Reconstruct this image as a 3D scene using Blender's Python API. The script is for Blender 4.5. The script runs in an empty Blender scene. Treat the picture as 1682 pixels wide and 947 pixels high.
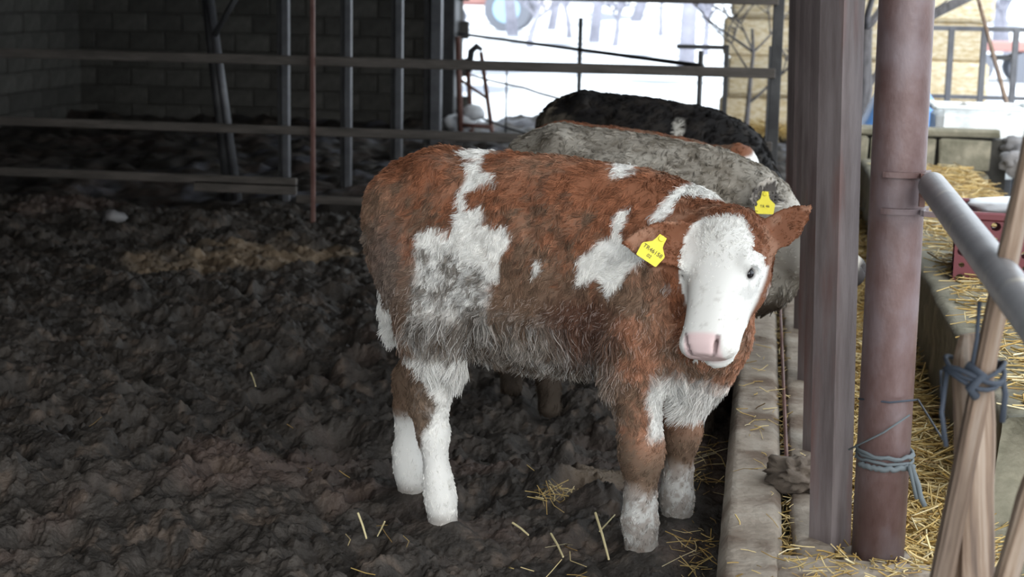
import bpy, math, random
import numpy as np
from mathutils import Vector, Matrix
from mathutils.kdtree import KDTree
SC = bpy.context.scene
COL = SC.collection
rng = np.random.default_rng(7)
random.seed(7)

# ------------------------------------------------------------------ camera
F_PX, CAM_H = 2700.0, 1.45                        # focal length for a 1682 px wide frame, eye height
PITCH, YAW, ROLL = math.radians(10.35), math.radians(8.55), 0.02
fw = np.array([-math.sin(YAW)*math.cos(PITCH), math.cos(YAW)*math.cos(PITCH), -math.sin(PITCH)])
r0 = np.array([math.cos(YAW), math.sin(YAW), 0.0]); u0 = np.cross(r0, fw)
rt = math.cos(ROLL)*r0 + math.sin(ROLL)*u0
up = math.cos(ROLL)*u0 - math.sin(ROLL)*r0
CAMP = np.array([0, 0, CAM_H])
cam_data = bpy.data.cameras.new('camera'); cam = bpy.data.objects.new('camera', cam_data); COL.objects.link(cam)
cam.matrix_world = Matrix(((rt[0], up[0], -fw[0], 0), (rt[1], up[1], -fw[1], 0), (rt[2], up[2], -fw[2], CAM_H), (0, 0, 0, 1)))
cam_data.sensor_width = 36.0; cam_data.lens = 36.0*F_PX/1682; cam_data.clip_end = 800
cam_data.dof.use_dof = True; cam_data.dof.focus_distance = 4.2; cam_data.dof.aperture_fstop = 5.0
SC.camera = cam

def at(x, y, Y):
    """world point seen at photo pixel (x, y) at distance Y down the barn"""
    d = fw + rt*(x-841)/F_PX - up*(y-473.5)/F_PX
    return CAMP + d*(Y/d[1])

# ------------------------------------------------------------------ light
SC.view_settings.view_transform = 'Standard'; SC.view_settings.look = 'None'
SC.view_settings.gamma = 1.0; SC.view_settings.use_curve_mapping = False
SC.view_settings.exposure = 1.32
world = bpy.data.worlds.new('overcast_sky'); SC.world = world; world.use_nodes = True
bg = world.node_tree.nodes['Background']; bg.inputs[0].default_value = (0.86, 0.94, 1.0, 1); bg.inputs[1].default_value = 1.25
sun_d = bpy.data.lights.new('veiled_sun', 'SUN'); sun_d.energy = 0.9; sun_d.angle = math.radians(50); sun_d.color = (1, 0.96, 0.9)
sun = bpy.data.objects.new('veiled_sun', sun_d); COL.objects.link(sun)
sun.rotation_euler = (Vector((0.34, -0.85, 0.44))).to_track_quat('Z', 'Y').to_euler()
SC.cycles.max_bounces = 8; SC.cycles.diffuse_bounces = 5

# ------------------------------------------------------------------ noise
def _hash(ix, iy, iz, seed):
    h = (ix.astype(np.int64)*374761393 + iy.astype(np.int64)*668265263 + iz.astype(np.int64)*2147483647 + seed*1274126177) & 0xffffffff
    h = ((h ^ (h >> 13))*1274126177) & 0xffffffff
    h = ((h ^ (h >> 16))*2246822519) & 0xffffffff
    return ((h ^ (h >> 15)) & 0xffffff)/float(0xffffff)
def vn(p, s=1.0, seed=0):
    """value noise in 0..1 at points p (n,2|3), frequency s"""
    q = np.asarray(p, float)*s
    if q.shape[1] == 2: q = np.c_[q, np.zeros(len(q))]
    i = np.floor(q); f = q-i; f = f*f*f*(f*(f*6-15)+10)
    x, y, z = i.T; u, v, w = f.T
    L = lambda a, b, t: a+(b-a)*t
    H = lambda a, b, c: _hash(x+a, y+b, z+c, seed)
    r = L(L(H(0,0,0), H(1,0,0), u), L(H(0,1,0), H(1,1,0), u), v)
    if np.any(w): r = L(r, L(L(H(0,0,1), H(1,0,1), u), L(H(0,1,1), H(1,1,1), u), v), w)
    return r
def fbm(p, s=1.0, o=4, seed=0, g=0.5):
    a, t, r = 1.0, 0.0, 0.0
    for k in range(o):
        r = r+a*vn(p, s, seed+k*17); t += a; a *= g; s *= 2.03
    return r/t
def worley(p, s, seed=0):
    """distance to the nearest jittered grid point and that cell's random number (2-D)"""
    q = p[:, :2]*s; i = np.floor(q); best = np.full(len(q), 9.0); cid = np.zeros(len(q)); z = np.zeros(len(q)); sec = best.copy()
    for dx in (-1, 0, 1):
        for dy in (-1, 0, 1):
            cx, cy = i[:, 0]+dx, i[:, 1]+dy
            px = cx+_hash(cx, cy, z, seed); py = cy+_hash(cx, cy, z, seed+5)
            d = np.hypot(q[:, 0]-px, q[:, 1]-py); m = d < best
            sec = np.where(m, best, np.minimum(sec, d))
            best = np.where(m, d, best); cid = np.where(m, _hash(cx, cy, z, seed+9), cid)
    return best, cid, sec
sstep = lambda a, b, x: np.clip((x-a)/(b-a), 0, 1)**2*(3-2*np.clip((x-a)/(b-a), 0, 1))

# ------------------------------------------------------------------ objects
def tag(o, label=None, cat=None, group=None, kind=None):
    if label: o['label'] = label
    if cat: o['category'] = cat
    if group: o['group'] = group
    if kind: o['kind'] = kind
    return o
def empty(name, loc=(0, 0, 0), rz=0.0):
    o = bpy.data.objects.new(name, None); COL.objects.link(o); o.location = loc; o.rotation_euler = (0, 0, rz); o.empty_display_size = 0.1
    return o
def link(name, me, m=None, parent=None, smooth=False):
    if m is not None and not me.materials: me.materials.append(m)
    o = bpy.data.objects.new(name, me); COL.objects.link(o)
    if parent is not None: o.parent = parent
    if smooth and len(me.polygons): me.polygons.foreach_set('use_smooth', np.ones(len(me.polygons), bool))
    return o
def np_mesh(name, v, f):
    """mesh from arrays; f is (n,3) or (n,4) or a list"""
    me = bpy.data.meshes.new(name)
    if isinstance(f, np.ndarray):
        v = np.asarray(v, np.float32); k = f.shape[1]
        me.vertices.add(len(v)); me.vertices.foreach_set('co', v.ravel())
        me.loops.add(f.size); me.loops.foreach_set('vertex_index', f.ravel().astype(np.int32))
        me.polygons.add(len(f)); me.polygons.foreach_set('loop_start', np.arange(0, f.size, k, dtype=np.int32))
        me.update(calc_edges=True)
    else:
        me.from_pydata([tuple(map(float, p)) for p in v], [], [tuple(map(int, q)) for q in f]); me.update()
    return me
def set_col(me, name, c):
    a = me.attributes.new(name, 'FLOAT_COLOR', 'POINT'); c = np.asarray(c, np.float32)
    if c.shape[1] == 3: c = np.c_[c, np.ones(len(c), np.float32)]
    a.data.foreach_set('color', np.ascontiguousarray(c, np.float32).ravel())
class MB:
    """collects simple solids, becomes ONE mesh"""
    def __init__(s): s.v = []; s.f = []
    def add(s, v, f):
        n = len(s.v); s.v += [tuple(map(float, p)) for p in v]; s.f += [tuple(int(i)+n for i in q) for q in f]; return s
    def box(s, c, d, R=None, bev=0.0, jit=0.0):
        hx, hy, hz = d[0]/2, d[1]/2, d[2]/2
        if bev <= 0:
            v = np.array([(x, y, z) for x in (-hx, hx) for y in (-hy, hy) for z in (-hz, hz)])
            f = [(0, 1, 3, 2), (4, 6, 7, 5), (0, 4, 5, 1), (2, 3, 7, 6), (0, 2, 6, 4), (1, 5, 7, 3)]
        else:
            ix = {}; v = []; f = []
            for sx in (-1, 1):
                for sy in (-1, 1):
                    for sz in (-1, 1):
                        for ax in range(3):
                            p = [sx*(hx-bev), sy*(hy-bev), sz*(hz-bev)]; p[ax] = (sx*hx, sy*hy, sz*hz)[ax]
                            ix[(sx, sy, sz, ax)] = len(v); v.append(p)
            S = (-1, 1)
            for a in S:
                f.append([ix[(a, *q, 0)] for q in ((-1, -1), (1, -1), (1, 1), (-1, 1))])
                f.append([ix[(q[0], a, q[1], 1)] for q in ((-1, -1), (1, -1), (1, 1), (-1, 1))])
                f.append([ix[(*q, a, 2)] for q in ((-1, -1), (1, -1), (1, 1), (-1, 1))])
                for b in S:
                    f.append([ix[(a, b, -1, 0)], ix[(a, b, 1, 0)], ix[(a, b, 1, 1)], ix[(a, b, -1, 1)]])
                    f.append([ix[(a, -1, b, 0)], ix[(a, 1, b, 0)], ix[(a, 1, b, 2)], ix[(a, -1, b, 2)]])
                    f.append([ix[(-1, a, b, 1)], ix[(1, a, b, 1)], ix[(1, a, b, 2)], ix[(-1, a, b, 2)]])
                    for c_ in S: f.append([ix[(a, b, c_, 0)], ix[(a, b, c_, 1)], ix[(a, b, c_, 2)]])
            v = np.array(v)
        if jit: v = v+np.array([[random.uniform(-jit, jit) for _ in range(3)] for _ in v])
        if R is not None: v = v @ np.array(R).T
        return s.add(v+np.array(c), f)
    def tube(s, pts, r, n=8, cap=True, squash=None):
        """tube along points; r a number or list; squash = (normal scale) makes it flat"""
        pts = np.asarray(pts, float); m = len(pts); r = np.full(m, r) if np.isscalar(r) else np.asarray(r, float)
        t = np.gradient(pts, axis=0); t /= np.linalg.norm(t, axis=1)[:, None]+1e-12
        a = np.array([0, 0, 1.0]) if abs(t[0][2]) < 0.9 else np.array([1.0, 0, 0])
        V = []; ang = np.arange(n)*2*math.pi/n
        for k in range(m):
            x = a-t[k]*(a@t[k]); x /= np.linalg.norm(x)+1e-12; y = np.cross(t[k], x); a = x
            V.append(pts[k]+r[k]*(np.cos(ang)[:, None]*x+np.sin(ang)[:, None]*y*(squash or 1)))
        V = np.concatenate(V); f = []
        for k in range(m-1):
            for j in range(n): f.append((k*n+j, k*n+(j+1) % n, (k+1)*n+(j+1) % n, (k+1)*n+j))
        if cap: f += [tuple(range(n))[::-1], tuple((m-1)*n+j for j in range(n))]
        return s.add(V, f)
    def build(s, name, m, parent=None, smooth=False):
        return link(name, np_mesh(name, s.v, s.f), m, parent, smooth)
def rot_to(d, roll=0.0):
    """3x3 with local z along d"""
    return np.array((Vector(d).to_track_quat('Z', 'Y').to_matrix() @ Matrix.Rotation(roll, 3, 'Z')))
def rough_strip(name, prof, y0, y1, step, amp, freq, m, parent=None, seed=3, res=0.02):
    """closed x-z profile swept along y, edges worn by noise"""
    prof = np.asarray(prof, float); P = []
    for k in range(len(prof)):
        a, b = prof[k], prof[(k+1) % len(prof)]; n = max(1, int(np.linalg.norm(b-a)/res))
        P += [a+(b-a)*i/n for i in range(n)]
    P = np.array(P); n = len(P); nrm = np.roll(P, -1, 0)-np.roll(P, 1, 0); nrm = np.c_[nrm[:, 1], -nrm[:, 0]]; nrm /= np.linalg.norm(nrm, axis=1)[:, None]+1e-9
    ar = 0.5*np.sum(P[:, 0]*np.roll(P[:, 1], -1)-np.roll(P[:, 0], -1)*P[:, 1]); nrm *= np.sign(ar)
    ys = [y0]
    while ys[-1] < y1: ys.append(min(y1, ys[-1]+step*(0.4+ys[-1]/6)))
    V = np.array([(p[0], y, p[1]) for y in ys for p in P]); N = np.tile(nrm, (len(ys), 1))
    h = (fbm(V, freq, 4, seed)-0.5)*2*amp
    V[:, 0] += N[:, 0]*h; V[:, 2] += N[:, 1]*h; V[:, 1] += (vn(V, freq*1.3, seed+50)-0.5)*amp
    f = []
    for k in range(len(ys)-1):
        for j in range(n): f.append((k*n+j, k*n+(j+1) % n, (k+1)*n+(j+1) % n, (k+1)*n+j))
    f += [tuple(range(n)), tuple((len(ys)-1)*n+j for j in range(n))[::-1]]
    return link(name, np_mesh(name, V, f), m, parent, True)

# ------------------------------------------------------------------ materials
def mat(name, stops, scale=6.0, detail=8, rough=0.8, bump=0.0, bscale=None, metal=0.0, spec=0.4, stretch=(1, 1, 1), attr=None, spots=None, obj_random=0.0, sheen=0.0):
    """noise -> ramp base colour; spots = (colour, scale, low, high) lays a second worn layer over; attr = colour attribute multiplied/used"""
    m = bpy.data.materials.new(name); m.use_nodes = True; nt = m.node_tree; N, L = nt.nodes, nt.links
    b = N['Principled BSDF']; b.inputs['Roughness'].default_value = rough; b.inputs['Metallic'].default_value = metal; b.inputs['Specular IOR Level'].default_value = spec
    tc = N.new('ShaderNodeTexCoord'); mp = N.new('ShaderNodeMapping'); mp.inputs['Scale'].default_value = stretch; L.new(tc.outputs['Object'], mp.inputs[0])
    vec = mp.outputs[0]
    n1 = N.new('ShaderNodeTexNoise'); n1.inputs['Scale'].default_value = scale; n1.inputs['Detail'].default_value = detail; n1.inputs['Roughness'].default_value = 0.62; L.new(vec, n1.inputs[0])
    rp = N.new('ShaderNodeValToRGB'); L.new(n1.outputs[0], rp.inputs[0]); e = rp.color_ramp.elements
    while len(e) < len(stops): e.new(0.5)
    for k, (p, c) in enumerate(stops): e[k].position = p; e[k].color = (*c, 1)
    out = rp.outputs[0]
    if attr:
        at_ = N.new('ShaderNodeAttribute'); at_.attribute_name = attr
        mx = N.new('ShaderNodeMix'); mx.data_type = 'RGBA'; mx.blend_type = 'MULTIPLY'; mx.inputs[0].default_value = 1.0
        L.new(at_.outputs['Color'], mx.inputs[6]); L.new(out, mx.inputs[7]); out = mx.outputs[2]
    if spots:
        c, sc, lo, hi = spots
        n2 = N.new('ShaderNodeTexNoise'); n2.inputs['Scale'].default_value = sc; n2.inputs['Detail'].default_value = 6; L.new(vec, n2.inputs[0])
        r2 = N.new('ShaderNodeValToRGB'); r2.color_ramp.elements[0].position = lo; r2.color_ramp.elements[1].position = hi; L.new(n2.outputs[0], r2.inputs[0])
        mx = N.new('ShaderNodeMix'); mx.data_type = 'RGBA'; L.new(r2.outputs[0], mx.inputs[0]); L.new(out, mx.inputs[6]); mx.inputs[7].default_value = (*c, 1); out = mx.outputs[2]
    if obj_random:
        oi = N.new('ShaderNodeObjectInfo'); mr = N.new('ShaderNodeMapRange'); mr.inputs[3].default_value = 1-obj_random; mr.inputs[4].default_value = 1+obj_random; L.new(oi.outputs['Random'], mr.inputs[0])
        hs = N.new('ShaderNodeHueSaturation'); L.new(mr.outputs[0], hs.inputs['Value']); L.new(out, hs.inputs['Color']); out = hs.outputs[0]
    L.new(out, b.inputs['Base Color'])
    if bump:
        n3 = N.new('ShaderNodeTexNoise'); n3.inputs['Scale'].default_value = bscale or scale*4; n3.inputs['Detail'].default_value = 8; L.new(vec, n3.inputs[0])
        bp = N.new('ShaderNodeBump'); bp.inputs['Strength'].default_value = 0.6; bp.inputs['Distance'].default_value = bump; L.new(n3.outputs[0], bp.inputs['Height']); L.new(bp.outputs[0], b.inputs['Normal'])
    return m
def plain(name, c, rough=0.6, metal=0.0, spec=0.5):
    m = bpy.data.materials.new(name); m.use_nodes = True; b = m.node_tree.nodes['Principled BSDF']
    b.inputs['Base Color'].default_value = (*c, 1); b.inputs['Roughness'].default_value = rough; b.inputs['Metallic'].default_value = metal; b.inputs['Specular IOR Level'].default_value = spec
    return m
def attr_mat(name, attr, rough=0.8, spec=0.2, bump=0.0, bscale=60):
    m = plain(name, (1, 1, 1), rough, 0, spec); nt = m.node_tree; b = nt.nodes['Principled BSDF']
    a = nt.nodes.new('ShaderNodeAttribute'); a.attribute_name = attr; nt.links.new(a.outputs['Color'], b.inputs['Base Color'])
    if bump:
        tc = nt.nodes.new('ShaderNodeTexCoord'); n = nt.nodes.new('ShaderNodeTexNoise'); n.inputs['Scale'].default_value = bscale; n.inputs['Detail'].default_value = 8; nt.links.new(tc.outputs['Object'], n.inputs[0])
        bp = nt.nodes.new('ShaderNodeBump'); bp.inputs['Strength'].default_value = 0.7; bp.inputs['Distance'].default_value = bump; nt.links.new(n.outputs[0], bp.inputs['Height']); nt.links.new(bp.outputs[0], b.inputs['Normal'])
    return m
M = dict(
    mud=attr_mat('churned_mud', 'soil', 0.68, 0.28, 0.014, 65),
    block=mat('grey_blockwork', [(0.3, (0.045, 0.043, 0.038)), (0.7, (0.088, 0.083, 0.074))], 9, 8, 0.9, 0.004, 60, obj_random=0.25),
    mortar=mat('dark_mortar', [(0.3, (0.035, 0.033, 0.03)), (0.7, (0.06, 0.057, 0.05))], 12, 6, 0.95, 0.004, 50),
    concrete=mat('worn_concrete', [(0.28, (0.17, 0.137, 0.105)), (0.5, (0.265, 0.222, 0.178)), (0.72, (0.34, 0.30, 0.25))], 9, 10, 0.88, 0.010, 45, spots=((0.13, 0.092, 0.066), 6.0, 0.50, 0.64)),
    trough=mat('mossy_concrete', [(0.3, (0.10, 0.095, 0.065)), (0.7, (0.22, 0.20, 0.15))], 8, 10, 0.9, 0.006, 60, spots=((0.30, 0.27, 0.2), 9, 0.55, 0.75)),
    steel=mat('bare_grey_steel', [(0.35, (0.105, 0.083, 0.082)), (0.65, (0.18, 0.152, 0.152))], 5, 8, 0.55, 0.001, 90, 0.25, stretch=(6, 6, 0.7), spots=((0.13, 0.062, 0.052), 2.2, 0.50, 0.68), obj_random=0.28),
    rail=mat('weathered_rail_steel', [(0.35, (0.055, 0.048, 0.042)), (0.65, (0.11, 0.095, 0.085))], 5, 8, 0.6, 0.001, 80, 0.1, stretch=(0.8, 5, 5)),
    darksteel=mat('dark_steel_and_shade', [(0.35, (0.03, 0.03, 0.032)), (0.65, (0.06, 0.06, 0.062))], 6, 6, 0.5, 0.001, 80, 0.2),
    bluesteel=mat('blue_grey_steel', [(0.35, (0.08, 0.08, 0.088)), (0.65, (0.13, 0.132, 0.142))], 6, 6, 0.45, 0.001, 80, 0.3),
    redsteel=mat('rusty_red_steel', [(0.35, (0.10, 0.042, 0.034)), (0.65, (0.16, 0.085, 0.07))], 8, 8, 0.6, 0.001, 80, 0.1),
    pole=mat('rusty_primed_pipe', [(0.3, (0.085, 0.046, 0.042)), (0.5, (0.125, 0.078, 0.074)), (0.7, (0.155, 0.112, 0.115))], 8, 10, 0.42, 0.0015, 60, 0.15, stretch=(2, 2, 1.2), spots=((0.19, 0.16, 0.175), 3.5, 0.52, 0.8)),
    galv=mat('grey_painted_pipe', [(0.35, (0.18, 0.178, 0.185)), (0.65, (0.28, 0.275, 0.285))], 8, 6, 0.45, 0.001, 60, 0.25, spots=((0.40, 0.37, 0.33), 12, 0.6, 0.75)),
    wood=mat('weathered_board', [(0.36, (0.08, 0.052, 0.038)), (0.5, (0.18, 0.122, 0.085)), (0.62, (0.28, 0.215, 0.165))], 5, 9, 0.75, 0.004, 12, stretch=(9, 9, 0.45), spots=((0.16, 0.14, 0.13), 2.5, 0.5, 0.75)),
    twine=plain('blue_grey_twine', (0.028, 0.036, 0.052), 0.8), twine2=plain('pale_grey_twine', (0.085, 0.10, 0.108), 0.8),
    snow=mat('old_snow', [(0.3, (0.70, 0.73, 0.78)), (0.7, (0.86, 0.88, 0.90))], 1.2, 6, 0.7, 0.02, 6, spots=((0.20, 0.215, 0.26), 0.35, 0.50, 0.62)),
    straw=attr_mat('dry_straw', 'tint', 0.6, 0.3), strawbase=mat('packed_straw', [(0.3, (0.16, 0.10, 0.035)), (0.7, (0.34, 0.24, 0.10))], 30, 8, 0.85, 0.01, 80),
    bale=mat('baled_straw', [(0.3, (0.42, 0.31, 0.16)), (0.5, (0.58, 0.49, 0.33)), (0.7, (0.72, 0.66, 0.54))], 14, 10, 0.85, 0.03, 40, stretch=(1, 2, 3), obj_random=0.2),
    stone=mat('grey_stone', [(0.3, (0.13, 0.125, 0.13)), (0.7, (0.30, 0.29, 0.29))], 8, 8, 0.85, 0.006, 40, obj_random=0.35),
    crate=plain('dark_red_plastic', (0.13, 0.028, 0.035), 0.5), tub=mat('dirty_white_paint', [(0.35, (0.55, 0.57, 0.56)), (0.6, (0.80, 0.82, 0.82))], 6, 8, 0.6, 0.003, 30, spots=((0.2, 0.18, 0.15), 7, 0.62, 0.72)),
    tarp=mat('blue_tarpaulin', [(0.3, (0.10, 0.28, 0.68)), (0.7, (0.20, 0.42, 0.85))], 4, 4, 0.4, 0.004, 14),
    bark=mat('grey_bark', [(0.3, (0.05, 0.046, 0.046)), (0.7, (0.15, 0.14, 0.145))], 8, 8, 0.9, 0.01, 30, stretch=(3, 3, 0.7)),
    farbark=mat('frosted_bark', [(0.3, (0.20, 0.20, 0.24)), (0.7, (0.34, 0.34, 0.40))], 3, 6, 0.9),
    roofm=mat('dark_roof_sheet', [(0.3, (0.05, 0.05, 0.05)), (0.7, (0.10, 0.095, 0.09))], 2, 6, 0.7),
    eye=plain('dark_eye', (0.008, 0.006, 0.008), 0.08, 0, 0.6), horn=mat('dark_hoof', [(0.3, (0.05, 0.04, 0.035)), (0.7, (0.12, 0.10, 0.085))], 20, 6, 0.6),
    yellow=mat('yellow_tag_plastic', [(0.3, (0.74, 0.62, 0.03)), (0.7, (0.82, 0.72, 0.06))], 25, 5, 0.45), black=plain('black_print', (0.03, 0.03, 0.02), 0.6),
    skin=attr_mat('hide', 'coat', 0.75, 0.25), fur=attr_mat('hair_strands', 'coat', 0.7, 0.10),
    pinkwall=mat('pink_render', [(0.3, (0.50, 0.27, 0.25)), (0.7, (0.60, 0.36, 0.33))], 3, 5, 0.85), paleblue=plain('pale_blue_paint', (0.30, 0.46, 0.58), 0.5), tyre=plain('dusty_tyre', (0.16, 0.17, 0.2), 0.9),
    glassm=plain('dark_window_glass', (0.08, 0.10, 0.13), 0.1), redpaint=plain('faded_red_paint', (0.40, 0.20, 0.18), 0.6),
)

# ================================================================== SETTING
# ---- churned mud floor of the pen
CURB_Z = 0.22
def mud_height(P):
    x, y = P[:, 0], P[:, 1]
    W = P+np.c_[fbm(P, 3, 3, 1)-.5, fbm(P, 3, 3, 2)-.5]*0.16
    dome = lambda d, r: np.maximum(0, 1-(d/r)**2)**1.5
    h = (fbm(P, 1.1, 3, 11)-.5)*0.14
    h += (fbm(W, 3.4, 3, 21)-.5)*0.10
    d, c, s2 = worley(W, 7.0, 31); h += dome(d, .70)*0.034*sstep(.25, .9, c)
    W2 = W+np.c_[fbm(P, 14, 2, 3)-.5, fbm(P, 14, 2, 4)-.5]*0.05
    d2, c2, s3 = worley(W2, 17, 41); h += dome(d2, .72)*0.019*sstep(.3, .95, c2)
    d4, c4, s4 = worley(W2+np.c_[fbm(P, 45, 2, 5)-.5, fbm(P, 45, 2, 6)-.5]*.02, 42, 43); h += dome(d4, .72)*.0100*sstep(.3, .9, c4)
    h += (fbm(W2, 17, 4, 51, 0.5)-.5)*0.018
    h += (fbm(P, 75, 3, 61, .6)-.5)*0.0125
    # hoof prints
    k = np.random.default_rng(5); n = 330
    hx = np.concatenate([k.uniform(-2.6, 0, n)]); hy = k.uniform(2.9, 9.5, n); hr = k.uniform(.045, .075, n); hd = k.uniform(.018, .045, n)
    for a, b, r_, dd in zip(hx, hy, hr, hd):
        m = (np.abs(x-a) < .2) & (np.abs(y-b) < .2)
        if not m.any(): continue
        q = np.hypot(x[m]-a, (y[m]-b)*.8)/r_
        h[m] += -dd*np.exp(-(q**3)) + dd*.25*np.exp(-((q-1.45)/.35)**2)
    return h
def mud_floor():
    nv, nu1, nu0 = 860, 560, 50
    v = np.linspace(0, 1, nv); Y = 2.5*(10.64/2.5)**v
    XL = -0.50*Y-0.45; XR = np.full(nv, -0.0)
    rows = []
    for j in range(nv):
        a = np.linspace(-8.2, XL[j], nu0, endpoint=False); b = np.linspace(XL[j], XR[j], nu1)
        rows.append(np.concatenate([a, b]))
    X = np.array(rows); n = nu0+nu1
    P = np.c_[X.ravel(), np.repeat(Y, n)]
    h = mud_height(P)
    soil = mud_soil(P, h)
    # trodden flat right where the hooves stand, gentle rise towards the kerb
    for cx, cy, rr in HOOVES:
        g = np.exp(-((P[:, 0]-cx)**2+(P[:, 1]-cy)**2)/rr**2); h = h*(1-.85*g)+0.034*g
    h -= 0.01
    h -= .22*sstep(10.42, 10.62, P[:, 1])
    V = np.c_[P, h]
    i = (np.arange(nv-1)[:, None]*n+np.arange(n-1)[None, :]).ravel()
    me = np_mesh('floor', V, np.c_[i, i+1, i+n+1, i+n]); set_col(me, 'soil', soil)
    return tag(link('floor', me, M['mud'], None, True), kind='structure', label='dark churned mud floor of the cattle pen')
def mud_soil(P, h):
    """earth colours: wet dark muck, drier brown crust, a tan patch of trampled bedding"""
    a = fbm(P, 1.3, 4, 71); b = fbm(P, 6, 4, 81); c = fbm(P, 30, 3, 91)
    wet = np.array([.026, .022, .019]); mid = np.array([.058, .049, .042]); dry = np.array([.112, .082, .063]); red = np.array([.078, .054, .045])
    t = sstep(.3, .72, .55*b+.45*c)[:, None]; col = wet+(mid-wet)*t
    t = sstep(.54, .72, a*.6+b*.4)[:, None]; col = col+(red-col)*t*.8
    t = sstep(.56, .74, .5*c+.5*fbm(P, 11, 3, 95))[:, None]; col = col+(dry-col)*t*.55
    q = np.hypot((P[:, 0]+2.75)/.62, (P[:, 1]-8.45-.30*(P[:, 0]+2.75))/.62)+(fbm(P, 3.0, 4, 97)-.5)*1.6
    t = sstep(1.0, .55, q)[:, None]; col = col+(np.array([.20, .145, .095])*(.6+.8*c[:, None])-col)*t*.85
    q = np.hypot((P[:, 0]+.42)/.16, (P[:, 1]-4.75)/.22)+(fbm(P, 9, 4, 98)-.5)*1.2
    t = sstep(1.0, .4, q)[:, None]; col = col+(np.array([.16, .12, .085])-col)*t*.7
    return col
HOOVES = [(-0.27, 4.137, .10), (-0.824, 4.237, .10), (-0.19, 4.373, .10), (-0.957, 4.489, .10)]
mud_floor()
def coarse_ground(name, x0, x1, y0, y1, n, m_, zf, m, label):
    X, Y = np.meshgrid(np.linspace(x0, x1, n), np.linspace(y0, y1, m_)); P = np.c_[X.ravel(), Y.ravel()]
    V = np.c_[P, zf(P)]; i = (np.arange(m_-1)[:, None]*n+np.arange(n-1)[None, :]).ravel()
    me = np_mesh(name, V, np.c_[i, i+1, i+n+1, i+n])
    return me, V, P
# ---- second bay beyond the rail fence, still under the roof
me, V, P = coarse_ground('floor', -8.2, 0.3, 10.2, 18.2, 190, 170, lambda P: (fbm(P, 1.2, 4, 12)-.5)*.22+(fbm(P, 7, 4, 13)-.5)*.14-.03, M['mud'], '')
V[:, 2] -= .16*sstep(10.62, 10.42, V[:, 1]); me.vertices.foreach_set('co', V.astype(np.float32).ravel())
s = mud_soil(P, V[:, 2])*.6; t = sstep(.57, .66, fbm(P, 3.2, 4, 14))*sstep(-6.5, -3.2, P[:, 0]); s = s+(np.array([.20, .21, .26])-s)*(t*.35)[:, None]  # soil darkened; bluish glints of light painted in toward the open end
set_col(me, 'soil', s); tag(link('floor', me, M['mud'], None, True), kind='structure', label='muddy floor of the bay beyond the rail fence')
# ---- snowy yard outside
def yard_z(P):
    z = (fbm(P, .35, 4, 15)-.5)*.25-.02+sstep(60, 190, P[:, 1])*22*(0.4+fbm(P, .02, 3, 16))
    return z
me, V, P = coarse_ground('yard_ground', -160, 160, 18.0, 330, 200, 200, yard_z, None, '')
tag(link('yard_ground', me, M['snow'], None, True), kind='structure', label='snow covered yard rising to the hills')
me, V, P = coarse_ground('yard_ground', 0.3, 60, 10.6, 18.2, 120, 40, lambda P: (fbm(P, .6, 4, 17)-.5)*.1, None, '')
tag(link('yard_ground', me, M['snow'], None, True), kind='structure', label='snowy ground beside the barn')
me, V, P = coarse_ground('yard_ground', 1.3, 60, -6, 10.6, 60, 60, lambda P: (fbm(P, 1.2, 4, 17)-.5)*.08+.02, None, '')
tag(link('yard_ground', me, M['stone'], None, True), kind='structure', label='bare trampled ground beside the trough')
MB().box((-3.4, 0.2, -.12), (9.8, 4.7, .2)).build('yard_ground', M['trough']); tag(bpy.data.objects['yard_ground.003'], kind='structure')

# ---- blockwork walls: mortar bed with single blocks laid into it
def block_wall(name, origin, ux, length, rows, bw, bh, face, top, seed, label, limit=300):
    """blocks laid along ux from origin; face = outward normal; above the rows the bed goes on plain"""
    origin = np.array(origin, float); ux = np.array(ux, float); face = np.array(face, float); r = random.Random(seed)
    c = origin+ux*length/2+np.array([0, 0, top/2])-face*.10
    R = np.c_[ux, -face, [0, 0, 1]]
    if np.linalg.det(R) < 0: R[:, 0] *= -1
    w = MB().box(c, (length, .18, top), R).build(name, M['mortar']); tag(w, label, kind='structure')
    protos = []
    for k in range(4):
        protos.append(np_mesh('block', *_blk(bw-.014, .06, bh-.012, r)))
        protos[-1].materials.append(M['block'])
    n = 0
    for j in range(rows):
        off = (j % 2)*bw/2
        for i in range(int(length/bw)+1):
            x = i*bw+bw/2-off
            if x < bw*.2 or x > length-bw*.2 or n >= limit: continue
            o = bpy.data.objects.new('block', r.choice(protos)); COL.objects.link(o); o.parent = w
            p = origin+ux*x+np.array([0, 0, bh*(j+.5)])+face*(r.uniform(-.012, .006)-.012)
            Rm = Matrix(R.tolist()).to_4x4(); Rm.translation = Vector(p); o.matrix_local = Rm; n += 1
    return w
def _blk(l, d, h, r):
    b = MB().box((0, 0, 0), (l, d, h), None, .008, .003); return b.v, b.f
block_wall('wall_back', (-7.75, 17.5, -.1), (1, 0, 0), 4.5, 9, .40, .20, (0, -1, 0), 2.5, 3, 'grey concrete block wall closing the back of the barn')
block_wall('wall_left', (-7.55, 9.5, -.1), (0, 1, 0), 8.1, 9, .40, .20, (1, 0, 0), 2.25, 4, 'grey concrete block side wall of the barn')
wl = MB().box((-7.65, 4.6, 1.03), (.18, 9.8, 2.26)).build('wall_left', M['mortar']); tag(wl, 'plain near end of the barn side wall', kind='structure')
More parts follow.
